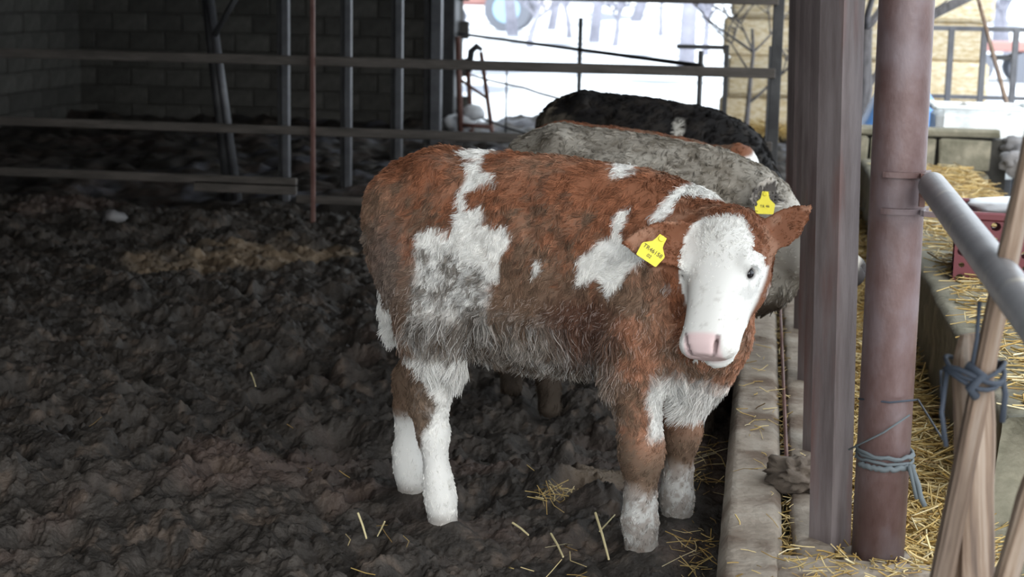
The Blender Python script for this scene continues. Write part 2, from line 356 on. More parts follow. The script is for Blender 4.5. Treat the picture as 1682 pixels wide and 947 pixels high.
# ---- roof with purlins, out of view, set low to cut light deep inside
rf = MB(); rf.add([(-8, 0.2, 2.15), (.8, 0.2, 2.65), (.8, 18, 2.65), (-8, 18, 2.15), (-8, 0.2, 2.20), (.8, 0.2, 2.70), (.8, 18, 2.70), (-8, 18, 2.20)],
       [(0, 3, 2, 1), (4, 5, 6, 7), (0, 1, 5, 4), (1, 2, 6, 5), (2, 3, 7, 6), (3, 0, 4, 7)])
roof = rf.build('ceiling', M['roofm']); tag(roof, 'dark sheet roof over the pen', kind='structure')
for k in range(6):
    y = 2.2+k*3.1
    MB().add([(-7.5, y-.05, 2.06), (.8, y-.05, 2.52), (.8, y+.05, 2.52), (-7.5, y+.05, 2.06), (-7.5, y-.05, 2.18), (.8, y-.05, 2.64), (.8, y+.05, 2.64), (-7.5, y+.05, 2.18)],
        [(0, 3, 2, 1), (4, 5, 6, 7), (0, 1, 5, 4), (1, 2, 6, 5), (2, 3, 7, 6), (3, 0, 4, 7)]).build('beam', M['darksteel'], roof)

w_ = MB().box((-5.1, .3, 1.1), (5.0, .18, 2.3)).build('wall_front_light_block', M['mortar']); tag(w_, 'added unseen wall blocking light at the left of the barn front', kind='structure')  # unseen wall, added to keep light out of the back of the barn
# ---- kerb, trough and its outer wall
k = rough_strip('feed_kerb', [(-.055, -.25), (-.055, .195), (-.035, .222), (.07, .222), (.088, .205), (.088, -.25)], 2.6, 10.35, .03, .0022, 8, M['concrete'], None, 5, .016)
tag(k, 'worn concrete kerb along the edge of the pen', kind='structure')
k = rough_strip('bar_footing', [(.112, -.25), (.112, .20), (.12, .212), (.195, .212), (.205, .2), (.205, -.25)], 3.42, 10.35, .03, .009, 10, M['concrete'], None, 6, .016)
tag(k, 'narrow concrete footing holding the barrier bars', kind='structure')
k = rough_strip('apron_slab', [(.06, -.2), (.06, .205), (.08, .217), (.50, .217), (.52, .20), (.52, -.2)], 2.6, 3.56, .03, .013, 8, M['concrete'], None, 7, .02)
tag(k, 'rough concrete slab around the foot of the pole', kind='structure')
k = rough_strip('trough_wall', [(.60, -.2), (.605, .44), (.62, .455), (.80, .455), (.80, -.2)], 4.0, 10.3, .04, .016, 7, M['trough'], None, 8, .025)
tag(k, 'mossy concrete outer wall of the feed trough', kind='structure')
k = rough_strip('trough_end', [(.53, -.2), (.53, .17), (.55, .19), (1.5, .19), (1.5, -.2)], 3.55, 3.95, .04, .012, 8, M['trough'], None, 9, .03)
tag(k, 'low concrete end of the feed trough', kind='structure')
k = MB().box((.95, 7.1, .2), (.6, 6.2, .47)).build('feed_ledge', M['strawbase']); tag(k, 'straw strewn ledge behind the trough wall', kind='structure')
k = rough_strip('trough_bed', [(.2, -.2), (.2, .11), (.4, .13), (.6, .11), (.6, -.2)], 3.5, 10.4, .05, .02, 6, M['strawbase'], None, 10, .03)
tag(k, 'bed of packed straw in the feed trough', kind='structure')

# ---- loose straw
def straw_mesh(name, pts, L0, L1, flat, seed, w=.0022, spread=1.0, bend=.25):
    """many bent stalks as thin three-sided sticks in one mesh"""
    g = np.random.default_rng(seed); n = len(pts); th = g.uniform(0, 2*np.pi, n); el = g.normal(0, flat, n)
    L = g.uniform(L0, L1, n); d = np.c_[np.cos(th)*np.cos(el), np.sin(th)*np.cos(el), np.sin(el)]
    sd = np.c_[-np.sin(th), np.cos(th), np.zeros(n)]; upv = np.cross(d, sd); b = g.normal(0, bend, n)*L*.5
    W = w*g.uniform(.6, 1.5, n); V = []; 
    for t in (-.5, 0, .5):
        c = pts+d*(L*t)[:, None]+sd*(b*(1-4*t*t))[:, None]
        for a in (0, 2.09, 4.19): V.append(c+sd*(W*math.cos(a))[:, None]+upv*(W*math.sin(a))[:, None])
    V = np.stack(V, 1).reshape(-1, 3); base = np.arange(n)*9; F = []
    for s_ in (0, 3):
        for j in range(3): F.append(np.c_[base+s_+j, base+s_+(j+1) % 3, base+s_+3+(j+1) % 3, base+s_+3+j])
    me = np_mesh(name, V, np.concatenate(F))
    c = np.array([[.50, .36, .14], [.40, .26, .08], [.62, .49, .25], [.27, .17, .06], [.70, .60, .37]])[g.choice(5, n, p=[.36, .25, .22, .1, .07])]*g.uniform(.75, 1.15, (n, 1))
    set_col(me, 'tint', np.repeat(c, 9, 0)); return me
g = np.random.default_rng(11)
def scat(x0, x1, y0, y1, n, z0, z1, pw=1.0):
    y = y0+(y1-y0)*g.random(n)**pw; return np.c_[g.uniform(x0, x1, n), y, g.uniform(z0, z1, n)]
S1 = scat(.235, .565, 3.58, 10.3, 11000, .11, .19, 1.7); S1[:, 2] += (fbm(S1, 5, 2, 3)-.5)*.08
tag(link('straw', straw_mesh('straw', S1, .10, .24, .28, 3), M['straw']), 'golden straw filling the feed trough', 'straw', kind='stuff')
S2 = scat(.68, 1.2, 4.1, 10.0, 2600, .452, .475, 1.5)
tag(link('straw', straw_mesh('straw', S2, .08, .2, .12, 4), M['straw']), 'straw strewn over the ledge behind the trough', 'straw', kind='stuff')
S3 = np.concatenate([scat(.088, .114, 3.5, 9, 500, .16, .215, 1.6), scat(.10, .5, 3.40, 3.6, 160, .215, .23), scat(-.03, .08, 3.2, 6, 50, .226, .23)])
tag(link('straw', straw_mesh('straw', S3, .02, .07, .3, 5, .0014), M['straw']), 'chopped straw lying along the kerb and slab', 'straw', kind='stuff')
S4 = np.concatenate([scat(-.17, -.07, 3.6, 5.2, 150, .0, .04, 1.2), scat(-.60, -.46, 4.44, 4.60, 34, .01, .03), scat(-2.4, -.1, 3.2, 5.2, 18, .0, .03), scat(-.6, -.3, 3.85, 4.1, 8, .01, .03), scat(-1.1, -.85, 4.0, 4.15, 4, .01, .03)])
tag(link('straw', straw_mesh('straw', S4, .03, .10, .35, 6, .0012), M['straw']), 'thin straw bits trodden into the mud', 'straw', kind='stuff')
def stalk(p, q, w, label, k):
    p, q = np.array(p), np.array(q); mid = (p+q)/2+np.array([.001, 0, .0015])
    mb = MB().tube([p, mid, q], [w, w*.95, w*.8], 6); me = np_mesh('straw_stalk', mb.v, mb.f); set_col(me, 'tint', np.tile([.62, .53, .30], (len(mb.v), 1)))
    tag(link('straw_stalk', me, M['straw']), label, 'straw', 'long straw stalks on the mud')
for k, (a, b, lab, w) in enumerate([
    ((978, 842), (1000, 918), 'longest straw stalk, standing in the mud left of the near foreleg', .0035), ((985, 872), (1010, 845), 'short pale stalk crossing the longest straw by the near foreleg', .0022),
    ((588, 842), (602, 884), 'upright straw stalk left of the white hind leg, left one of a pair', .003), ((632, 856), (620, 880), 'short straw stalk left of the white hind leg, right one of a pair', .0022),
    ((905, 876), (925, 914), 'bent straw stalk lying between the fore and hind legs, nearest the camera', .003), ((842, 858), (868, 878), 'slanting straw stalk lying between the legs, beside the hind leg', .003),
    ((412, 612), (420, 634), 'lone straw stalk far out on the dark mud left of the calf', .003)]):
    P0, P1 = at(*a, 4.0), at(*b, 4.0)
    t = (.03-CAM_H)/(P1[2]-CAM_H); base = CAMP+(P1-CAMP)*t; t2 = (.03+(.05 if k in (0, 2, 3) else .012)-CAM_H)/(P0[2]-CAM_H); tip = CAMP+(P0-CAMP)*t2
    stalk(tip, base, w, lab, k)
# mud clods on the slab and stones in the muck
def lump(name, c, r, m, seed, label=None, cat=None, group=None, parent=None, sq=(1, 1, .7), n=2, rg=.3):
    import bmesh
    bm = bmesh.new(); bmesh.ops.create_icosphere(bm, subdivisions=n, radius=1.0); V = np.array([v.co[:] for v in bm.verts]); F = np.array([[v.index for v in f.verts] for f in bm.faces]); bm.free()
    h = 1+(fbm(V+seed*7.3, 1.4, 3, seed)-.5)*.9+(fbm(V+seed*3.1, 4.5, 3, seed+1)-.5)*rg; V = V*h[:, None]*np.array(sq)*r
    o = link(name, np_mesh(name, V, F), m, parent, n > 2); o.location = c
    if label: tag(o, label, cat, group)
    return o
mudc = mat('caked_mud', [(0.3, (.075, .058, .045)), (.7, (.16, .125, .098))], 20, 8, .9, .006, 60)
lump('mud_clod', (.135, 4.10, .25), .075, mudc, 4, 'brown mud clod stuck on the kerb at the nearest bar', 'mud clod', sq=(1.15, 1, .6), n=4, rg=1.1)
lump('stone', (-3.9, 9.5, .02), .075, M['stone'], 9, 'pale stone lying in the muck below the bottom rail', 'stone')
lump('stone', (-1.72, 8.6, .03), .10, M['stone'], 10, 'grey stone on the mud just behind the rump of the brown calf', 'stone')

# ================================================================== BARRIER, POLE, FENCE
bar_ = empty('feed_barrier', (.16, 3.64, .2)); tag(bar_, 'feed barrier of upright grey steel bars on the concrete footing', 'barrier')
def angle_bar(top=1.95):
    """steel angle set with its ridge towards -y: two flanges going back left and back right"""
    t = .006; A = np.array([.050, 0]); P = []
    prof = [(.052, 0), (.104, .05), (.100, .054), (.052, .009), (.002, .052), (-.002, .048)]
    prof = [(x*.90, y) for x, y in prof]; n = len(prof); V = []; F = []
    zs = [0, .05, .5, 1, 1.5, top]
    for z in zs: V += [(x, y, z) for x, y in prof]
    for k in range(len(zs)-1):
        for j in range(n): F.append((k*n+j, k*n+(j+1) % n, (k+1)*n+(j+1) % n, (k+1)*n+j))
    F += [tuple(range(n))[::-1], tuple((len(zs)-1)*n+j for j in range(n))]
    return np_mesh('bar', V, F)
bm_ = angle_bar(); bm_.materials.append(M['steel'])
for y in (3.66, 4.42, 5.26, 6.1, 6.95, 7.8, 8.65, 9.5):
    o = bpy.data.objects.new('bar', bm_); COL.objects.link(o); o.parent = bar_; o.location = (.152-.16, y-3.64, -.01); o.rotation_euler = (0, -.031, 0)
MB().box((0, 3.2, 1.93), (.06, 6.9, .06), None, .004).build('top_rail', M['steel'], bar_)
MB().box((-.098, 6.5, .55), (.066, .07, 2.9), None, .004).build('end_post', M['darksteel'], bar_)
MB().tube([(-.055, .6, .015), (-.058, 3, .02), (-.06, 6.4, .018)], .006, 6).build('edge_rod', M['redsteel'], bar_)
# round roof pole
pl = empty('support_pole', (.30, 3.62, .2)); tag(pl, 'thick round rusty steel pole standing on the concrete slab', 'pole')
pts = [(0, 0, -.02), (-.004, 0, .6), (-.012, 0, 1.3), (-.022, 0, 2.36)]
MB().tube(pts, .0585, 40).build('shaft', M['pole'], pl, True)
MB().tube([(0, 0, -.012), (0, 0, .012)], [.085, .078], 30).build('base_plate', M['concrete'], pl, True)
# swing gate pipe on the pole
A = np.array(at(1530, 303, 3.56)); B = at(1700, 527, 2.3); dv = (B-A)/np.linalg.norm(B-A)
gt = empty('swing_pipe', A); tag(gt, 'grey swing gate pipe hinged on the rusty pole', 'gate')
MB().tube([np.zeros(3), dv*.02, dv*1.0, dv*2.4], [.026, .030, .030, .030], 24).build('pipe', M['galv'], gt, True)
for z in (.018, -.060):
    mb = MB(); a = np.linspace(-2.1, .1, 22); cx, cy = .292-A[0], 3.62-A[1]; r = .0595
    ring = [(cx+r*math.cos(q), cy+r*math.sin(q), z) for q in a]; ring += [(-.02, -.008, z-.001), (.012, -.012, z-.002)]
    n = len(ring); ring = np.array(ring); cen = np.array([cx, cy, z]); V = []
    for q in ring:
        o = (q-cen); o[2] = 0; o /= np.linalg.norm(o)+1e-9
        V += [q+o*.000+[0, 0, .006], q+o*.011+[0, 0, .006], q+o*.011-[0, 0, .006], q-[0, 0, .006]]
    F = [(k*4+j, k*4+(j+1) % 4, k*4+4+(j+1) % 4, k*4+4+j) for k in range(n-1) for j in range(4)]+[(0, 1, 2, 3), (n*4-1, n*4-2, n*4-3, n*4-4)]
    mb.add(V, F).build('hinge_strap', M['pole'], gt)
MB().box((-.018, -.002, -.012), (.012, .02, .07)).tube([(-.022, -.01, -.02), (.0, -.03, -.02)], .007, 8).build('hinge_pin', M['redsteel'], gt)
# twine round the pole and on the stakes
def twine(name, pts, r, m, label, cat='twine', extra=()):
    e = MB().tube(pts, r, 7)
    for q, r2 in extra: e.tube(q, r2, 7)
    return tag(e.build(name, m, None, True), label, cat)
def loop(c, r, z, n=26, a0=-3.3, a1=3.0, dz=0.0, seed=0):
    g_ = random.Random(seed); return [(c[0]+r*math.cos(a), c[1]+r*math.sin(a), z+dz*i/n+g_.uniform(-.003, .003)) for i, a in enumerate(np.linspace(a0, a1, n))]
pc = (.302, 3.62)
twine('pole_twine', loop(pc, .061, .452, seed=1, dz=.004), .0045, M['twine2'], 'pale grey twine wrapped several times low on the rusty pole', extra=[
    (loop(pc, .061, .444, seed=2, dz=-.012), .004), (loop(pc, .0625, .462, seed=3, dz=-.026), .004), (loop(pc, .066, .432, seed=7, a0=-2.6, a1=-.4), .0065),
    ([(.355, 3.565, .44), (.372, 3.55, .40), (.378, 3.55, .375), (.388, 3.55, .355)], .006), ([(.35, 3.56, .44), (.362, 3.552, .40), (.37, 3.55, .37)], .005),
    ([(.22, 3.58, .463), (.29, 3.548, .515), (.345, 3.56, .555)], .0022)])
SA0, SA1 = np.array(at(1682, 300, 2.62)), np.array(at(1544, 960, 2.62)); SB0, SB1 = np.array(at(1592, 548, 2.70)), np.array(at(1603, 960, 2.66)); SC0, SC1 = np.array(at(1705, 760, 2.5)), np.array(at(1640, 985, 2.5))
def stake(a, b, w, d, seed, label, ext=.5):
    """rough split board from a (top) to b and on down to the ground"""
    a, b = np.array(a), np.array(b); dd = (b-a)/np.linalg.norm(b-a); end = b+dd*((.0-b[2])/dd[2]) ; 
    R = rot_to(dd); L = np.linalg.norm(end-a); n = 26; prof = []; g_ = np.random.default_rng(seed)
    for (x, y) in ((-1, -.7), (-.7, -1), (-.2, -1.05), (.3, -.98), (.75, -1), (1, -.6), (1, .6), (.7, 1), (-.7, 1), (-1, .6)): prof.append((x*w/2, y*d/2))
    prof = np.array(prof); m = len(prof); V = []; F = []
    for k in range(n):
        t = k/(n-1); s_ = 1.0 if k > 1 else (.55 if k == 0 else .9)
        V.append(np.c_[prof*s_*(1+.12*t), np.full(m, t*L)])
    V = np.concatenate(V); nz = fbm(V*np.array([1, 1, .12]), 60, 3, seed)-.5; V[:, :2] *= (1+nz*.28)[:, None]; V[:, 0] += (fbm(V*[0, 0, 1], 2.2, 2, seed+3)-.5)*.02
    for k in range(n-1):
        for j in range(m): F.append((k*m+j, k*m+(j+1) % m, (k+1)*m+(j+1) % m, (k+1)*m+j))
    F += [tuple(range(m))[::-1], tuple((n-1)*m+j for j in range(m))]
    o = link('wooden_stake', np_mesh('wooden_stake', V, F), M['wood']); Mx = Matrix(R.tolist()).to_4x4(); Mx.translation = Vector(a); o.matrix_world = Mx
    return tag(o, label, 'stake')
CZ = np.array([0, 0, 1.0])
stake(SA0+(SA0-SA1)*.25, SA1, .042, .03, 3, 'long thin wooden stake leaning to the upper right')
stake(SB0, SB1, .072, .03, 5, 'wide upright wooden board tied to the thin leaning stake')
stake(SC0, SC1, .05, .03, 8, 'short wooden stake low in the bottom right corner')
kn = np.array(at(1600, 618, 2.60)); cxs = (kn[0]+.006, kn[1]+.045)
wr = lambda z, s_, rx=.046: [(cxs[0]+rx*math.cos(a), cxs[1]+.058*math.sin(a), z+.010*math.sin(a*2+s_)) for a in np.linspace(-3.2, 3.1, 24)]
twine('stake_twine', wr(kn[2], 0), .0045, M['twine'], 'dark blue twine knotted around the two crossing stakes', extra=[
    (wr(kn[2]-.008, 1), .004), (wr(kn[2]+.007, 2), .0035), ([kn+[-.012, 0, .018], kn+[.012, -.014, .005], kn+[-.008, -.018, -.016], kn+[.004, -.008, -.03]], .008),
    ([kn+[-.038, .03, .006], kn+[-.046, .0, -.06], kn+[-.036, -.004, -.115]], .004), ([kn+[-.005, 0, .01], kn+[.0, 0, .06], kn+[.0, 0, .12]], .0035), ([kn+[.046, .02, -.002], kn+[.052, .018, -.03], kn+[.050, .015, -.075]], .005),
    ([kn+[-.05, .01, .004], (.375, 3.2, .60), (.362, 3.58, .585)], .0022), ([(.362, 3.58, .585), (.30, 3.552, .582), (.236, 3.60, .575)], .0022)])
# leaning rusty rod beside the kerb
# ---- rail fence across the pen
FY = 10.1
fence = empty('rail_fence', (-5.3, FY, 0)); tag(fence, 'dark steel rail fence crossing behind the calves', 'fence')
def rail(x0, x1, z, h=.048, d=.04, name='rail', m='rail'):
    MB().box(((x0+x1)/2+5.3, 0, z), (x1-x0, d, h), None, .004).build(name, M[m], fence)
rail(-8.0, .06, .975, .060); rail(-8.0, .06, .535, .055); rail(-8.0, -2.92, .205, .055); rail(-3.6, -2.92, .16, .07); rail(-2.92, .06, .10, .05); rail(-8.0, .06, 1.405, .05)
p0 = at(518, 0, FY-.04); MB().box((at(517, 150, FY)[0]+5.3, -.045, .9), (.026, .03, 2.0), None, .003).build('post', M['redsteel'], fence)
# posts of the bay behind
for (px, Y, w, lab) in ((470, 11.0, .05, 'steel roof post left of the thin red fence post'), (572, 11.9, .05, 'steel roof post right of the thin red fence post'), (655, 13.8, .06, 'steel roof post in the middle of the back bay'), (716, 15.6, .10, 'steel roof post nearest the open end of the block wall')):
    X = at(px, 200, Y)[0]; e = empty('roof_post', (X, Y, 0)); tag(e, lab, 'post')
    MB().box((0, 0, 1.12), (w, w, 2.4), None, .005).build('shaft', M['bluesteel'], e)
    MB().box((-w*.9, .03, 1.12), (w*.75, .05, 2.4), None, .004).build('shade_strip', M['darksteel'], e)  # separate dark strip stands for the post's shaded left side
# leaning prop with a fork
e = empty('leaning_prop', at(392, 330, 11.0)); tag(e, 'steel prop leaning over behind the fence with a forked branch', 'prop')
b0 = np.array(at(392, 330, 11.0)); b1 = np.array(at(338, -55, 11.2))
MB().tube([(b0-b0), (b1-b0)], .028, 10).build('pole', M['bluesteel'], e, True)
MB().tube([(b0-b0)+[-.075, .03, 0], (b1-b0)+[-.03, .03, 0]], .04, 8).build('pole_shade', M['darksteel'], e, True)  # second, darker tube stands for the shaded side of the prop
f0 = np.array(at(352, 58, 11.1)); f1 = np.array(at(408, -40, 11.1)); MB().tube([f0-b0, f1-b0], .022, 8).build('fork', M['darksteel'], e, True)
# thing at the end of the wall: dark column
e = MB().box((at(737, 100, 17.3)[0], 17.35, 1.1), (.16, .3, 2.5), None, .01).build('trim_1', M['darksteel']); tag(e, 'dark corner post ending the block wall', kind='structure')

# ================================================================== YARD BESIDE AND BEHIND THE BARN
# low block wall at the far end of the trough, blocks are parts
w = MB().box((1.03, 10.62, .22), (.95, .16, .72)).build('yard_wall', M['mortar']); tag(w, 'low wall of mossy concrete blocks beyond the end of the trough', kind='structure')
r_ = random.Random(3)
for j in range(3):
    for i in range(3):
        bw = .40; x = .58+i*.41+(0.0 if j % 2 else -.12); x0, x1 = max(x-bw/2+.0, .40), min(x+bw/2, 1.40)
        if x1-x0 < .08: continue
        b = MB().box((0, 0, 0), (x1-x0-.012, .14, .20), None, .012, .006).build('block', M['trough'], w); b.location = ((x0+x1)/2, 10.54+r_.uniform(-.01, .01), .06+j*.212)
tag(MB().box((.95, 10.58, .615), (1.02, .22, .05), None, .015, .01).build('wall_coping', M['trough']), kind='structure', label='rough coping along the low block wall')
g_ = random.Random(21)
for k in range(34):
    r = g_.uniform(.07, .13); x = 1.50+g_.random()*1.25; z = .05+g_.random()*.50; y = 10.35+g_.uniform(-.1, .3)
    lump('stone', (x, y, z), r, M['stone'], 30+k, 'rough grey stone in the heap beside the low block wall', 'stone', 'stones heaped at the end of the wall', sq=(1.15, 1, .72), n=3)
# white painted tub standing behind the wall
tb = empty('water_tub', (1.46, 11.6, 0)); tag(tb, 'white painted water tub behind the low block wall', 'tub')
MB().box((0, 0, .48), (.62, .5, .46), None, .05, .006).build('body', M['tub'], tb, False)
mb = MB()
for c, d in (((0, -.26, .72), (.66, .04, .025)), ((0, .26, .72), (.66, .04, .025)), ((-.32, 0, .72), (.05, .5, .04)), ((.32, 0, .72), (.05, .5, .04))): mb.box(c, d, None, .01)
mb.build('rim', M['tub'], tb)
for sx in (-.24, .24):
    MB().box((sx, -.2, .13), (.06, .06, .26), None, .008).build('leg', M['darksteel'], tb); MB().box((sx, .2, .13), (.06, .06, .26), None, .008).build('leg', M['darksteel'], tb)
# blue tarpaulin over a heap
Xg, Yg = np.meshgrid(np.linspace(0, 1, 26), np.linspace(0, 1, 26)); P = np.c_[Xg.ravel(), Yg.ravel()]
z = (.80)*np.minimum(1, 2.36*np.minimum(P[:, 0], .9-.6*P[:, 0]))*(1-np.abs(2*P[:, 1]-1)**3)+(fbm(P, 9, 3, 4)-.5)*.05
V = np.c_[.48+P[:, 0]*.82, 11.9+P[:, 1]*.8, np.maximum(z, .0)+.02]; i = (np.arange(25)[:, None]*26+np.arange(25)[None, :]).ravel()
o = link('tarpaulin', np_mesh('tarpaulin', V, np.c_[i, i+1, i+27, i+26]), M['tarp'], None, True); s_ = o.modifiers.new('thick', 'SOLIDIFY'); s_.thickness = .006
tag(o, 'bright blue tarpaulin draped over a heap beside the rusty pole', 'tarpaulin')
# dark red perforated crate with snow on it
cr = empty('plastic_crate', (1.02, 6.15, .436), -.12); tag(cr, 'dark red perforated plastic crate on the straw ledge', 'crate')
def perforated(w_, h_, nx, nz, t=.012):
    """one crate wall: a sheet with rows of round holes (each cell an eight-sided hole in a square)"""
    mb = MB(); cw, ch = w_/nx, h_/nz; v = []; f = []
    for i in range(nx):
        for j in range(nz):
            cx, cz = -w_/2+cw*(i+.5), ch*(j+.5); n = len(v)
            hw = [(.34*cw if (i+j) % 2 == 0 else .2*cw), (.34*ch if (i+j) % 2 == 0 else .2*ch)]
            sq = [(1, 0), (1, 1), (0, 1), (-1, 1), (-1, 0), (-1, -1), (0, -1), (1, -1)]
            for y in (-t/2, t/2):
                v += [(cx+a*cw/2, y, cz+b*ch/2) for a, b in sq]; v += [(cx+hw[0]*math.cos(k*math.pi/4), y, cz+hw[1]*math.sin(k*math.pi/4)) for k in range(8)]
            for k in range(8):
                k2 = (k+1) % 8
                f += [(n+k, n+k2, n+8+k2, n+8+k), (n+16+k2, n+16+k, n+24+k, n+24+k2), (n+8+k, n+8+k2, n+24+k2, n+24+k)]
    mb.add(v, f); return mb
for nm, loc, rz, w_ in (('side_panel', (0, -.2, 0), 0, .6), ('side_panel', (0, .2, 0), 0, .6), ('end_panel', (-.3, 0, 0), math.pi/2, .4), ('end_panel', (.3, 0, 0), math.pi/2, .4)):
    o = perforated(w_, .24, 11 if w_ > .5 else 7, 5).build(nm, M['crate'], cr); o.location = loc; o.rotation_euler.z = rz
MB().box((0, 0, .006), (.58, .38, .012)).build('bottom_panel', M['crate'], cr)
mb = MB()
for c, d in (((0, -.2, .25), (.63, .03, .03)), ((0, .2, .25), (.63, .03, .03)), ((-.3, 0, .25), (.03, .4, .03)), ((.3, 0, .25), (.03, .4, .03))): mb.box(c, d, None, .006)
mb.build('rim', M['crate'], cr)
o = lump('snow_patch', (1.02, 6.15, .705), .3, M['snow'], 5, 'thin cap of old snow lying on the dark red crate', 'snow', sq=(1, .64, .11), n=3); o.rotation_euler.z = -.12
# railing out on the right
rl = empty('yard_railing', (1.4, 13.0, 0)); tag(rl, 'blue grey steel railing with upright posts beyond the water tub', 'railing')
for px in (1512, 1560, 1614, 1666, 1718):
    X = at(px, 100, 13.0)[0]; MB().box((X-1.4, 0, .62), (.045, .045, 1.2), None, .004).build('post', M['bluesteel'], rl)
for z, h in ((1.215, .035), (.70, .03)): MB().box((.55, 0, z), (2.0, .03, h), None, .004).build('rail', M['bluesteel'], rl)
a, b = np.array(at(1603, -15, 12.6)), np.array(at(1652, 165, 12.4)); tag(MB().tube([a, (a+b)/2, b, b+(b-a)*.6], [.014, .016, .018, .018], 8).build('leaning_stick', M['wood'], None, True), 'thin pale stick leaning against the steel railing', 'stick')
# fence of wire rails outside the back opening
wf = empty('yard_fence', (-3, 15.5, 0)); tag(wf, 'thin dark pipe fence in the snow outside the open end of the barn', 'fence')
wa, wb = np.array([-3.32, 17.6]), np.array([-.42, 11.2]); 
def wl_(t, z): q = wa+(wb-wa)*t; return np.array([q[0]+3, q[1]-15.5, z])
for z, r in ((.96, .016), (.56, .011), (.16, .013)):
    g_ = random.Random(int(z*100)); MB().tube([wl_(t, z+(g_.uniform(-.015, .015) if z < .9 else 0)-.03*math.sin(t*math.pi)*(z < .9)) for t in np.linspace(0, 1, 14)], r, 6).build('rail', M['darksteel'], wf, True)
for t, h in ((0, 2.0), (.62, 1.22), (.995, 1.06), (.30, .75)):
    MB().tube([wl_(t, -.05), wl_(t, h)], .018 if h != .75 else .009, 8).build('post', M['darksteel'], wf, True)
gf = empty('yard_gate', (-.35, 12.0, 0)); tag(gf, 'narrow dark steel gate in front of the straw stack', 'gate')
for px in (1193, 1266): X = at(px, 100, 12.0)[0]; MB().box((X+.35, 0, .52), (.035, .035, 1.12), None, .003).build('post', M['darksteel'], gf)
MB().box((-.13+.02, 0, 1.06), (.36, .03, .03), None, .003).build('rail', M['darksteel'], gf); MB().box((-.11, 0, .18), (.36, .03, .03), None, .003).build('rail', M['darksteel'], gf)
# rusty frame leaning outside the wall end
e = empty('hoist_frame', (-2.95, 16.2, 0)); tag(e, 'rusty red frame with a dark hook standing by the wall end', 'frame')
O = np.array([-2.95, 16.2, 0]); q = lambda x, y, Y=16.2: np.array(at(x, y, Y))-O
MB().tube([q(790, 85), q(808, 215), q(813, 250)], .022, 8).build('leg', M['redsteel'], e, True); MB().tube([q(752, 60), q(757, 230)], .03, 8).build('leg', M['redsteel'], e, True)
MB().tube([q(768, 95, 16.8), q(775, 230, 16.8)], .025, 8).build('leg', M['redsteel'], e, True); MB().tube([q(755, 205), q(806, 208)], .022, 8).build('stretcher', M['redsteel'], e, True); MB().tube([q(755, 130), q(798, 160)], .015, 8).build('stretcher', M['redsteel'], e, True)
MB().tube([q(770, 118), q(774, 84), q(783, 76), q(792, 82)], [.03, .035, .035, .02], 8).build('hook', M['darksteel'], e, True)
for k, (px, py) in enumerate(((745, 200), (762, 195), (778, 180))): lump('snow_lump', at(px, py, 16.4)-np.array([0, 0, .02]), .12, M['snow'], 60+k, 'lump of snow lying by the rusty frame', 'snow', 'snow lumps by the frame')
# stack of straw bales
bl = np_mesh('straw_bale', *(lambda b: (b.v, b.f))(MB().box((0, 0, 0), (.84, .48, .40), None, .035, .002))); bl.materials.append(M['bale'])
g_ = random.Random(8)
for j in range(4):
    for i in range(3):
        o = bpy.data.objects.new('straw_bale', bl); COL.objects.link(o)
        o.location = (-.02+i*.89+(j % 2)*.05+g_.uniform(-.03, .03), 17.4+g_.uniform(-.06, .06), .2+j*.402); o.rotation_euler = (0, 0, g_.uniform(-.04, .04))
        tag(o, 'pale straw bale in the %s row of the stack outside, %s' % (('lowest', 'second', 'third', 'topmost')[j], ('left end', 'in the middle', 'right end')[i]), 'straw bale', 'straw bales stacked outside')
S = np.c_[g.uniform(-.5, 2.4, 1500), g.uniform(16.7, 17.12, 1500), np.abs(g.normal(0, .05, 1500))+.05]
tag(link('straw', straw_mesh('straw', S, .1, .3, .3, 8, .004), M['straw']), 'loose straw at the foot of the bale stack', 'straw', kind='stuff')
# bare trees
def tree(loc, h, r, m, label, seed, lean=0.0, levels=3, group=None, tmin=.004):
    e = empty('bare_tree', loc); tag(e, label, 'tree', group); R_ = random.Random(seed)
    def grow(p, d, L, r, lev, mb):
        n = 5; pts = [p]; dd = np.array(d)
        for k in range(n):
            dd = dd+np.array([R_.gauss(0, .12), R_.gauss(0, .12), R_.gauss(.03, .06)]); dd /= np.linalg.norm(dd); pts.append(pts[-1]+dd*L/n)
        mb.tube(pts, np.linspace(r, r*.45, n+1), 7 if lev == 0 else 4)
        if lev < levels:
            for k in range(5 if lev == 0 else 4):
                t = R_.uniform(.35, 1); q_ = pts[min(n, int(t*n)+1)]; a = R_.uniform(0, 6.28); s_ = R_.uniform(.5, 1)
                grow(q_, dd*.6+np.array([math.cos(a)*s_, math.sin(a)*s_, R_.uniform(.0, .5)]), L*R_.uniform(.4, .62), r*.42*(1-.4*t)+tmin, lev+1, mbs[min(lev+1, 1)])
    mbs = [MB(), MB()]; grow(np.zeros(3), (lean, 0, 1), h, r, 0, mbs[0])
    mbs[0].build('trunk', m, e, True); o = mbs[1].build('branches', m, e, True); o['kind'] = 'stuff'
tree((-1.52, 32, -.05), 5.5, .17, M['farbark'], 'thick bare tree in the snow left of the straw stack', 3)
for k, (px, Y, h, r, lab) in enumerate(((842, 52, 6, .2, 'leaning bare tree behind the left part of the yard fence'), (905, 60, 7, .16, 'slim bare tree right of the leaning tree'), (975, 46, 6, .16, 'bare tree behind the middle post of the yard fence'),
        (1040, 68, 8, .25, 'far bare tree between the middle post and the thick tree'), (1640, 48, 6, .2, 'bare tree beyond the railing on the right'), (1470, 70, 8, .25, 'far bare tree hidden partly by the rusty pole'))):
    tree((at(px, 60, Y)[0], Y, -.05), h, r, M['farbark'], lab, 20+k, -.25 if k == 0 else 0.05)
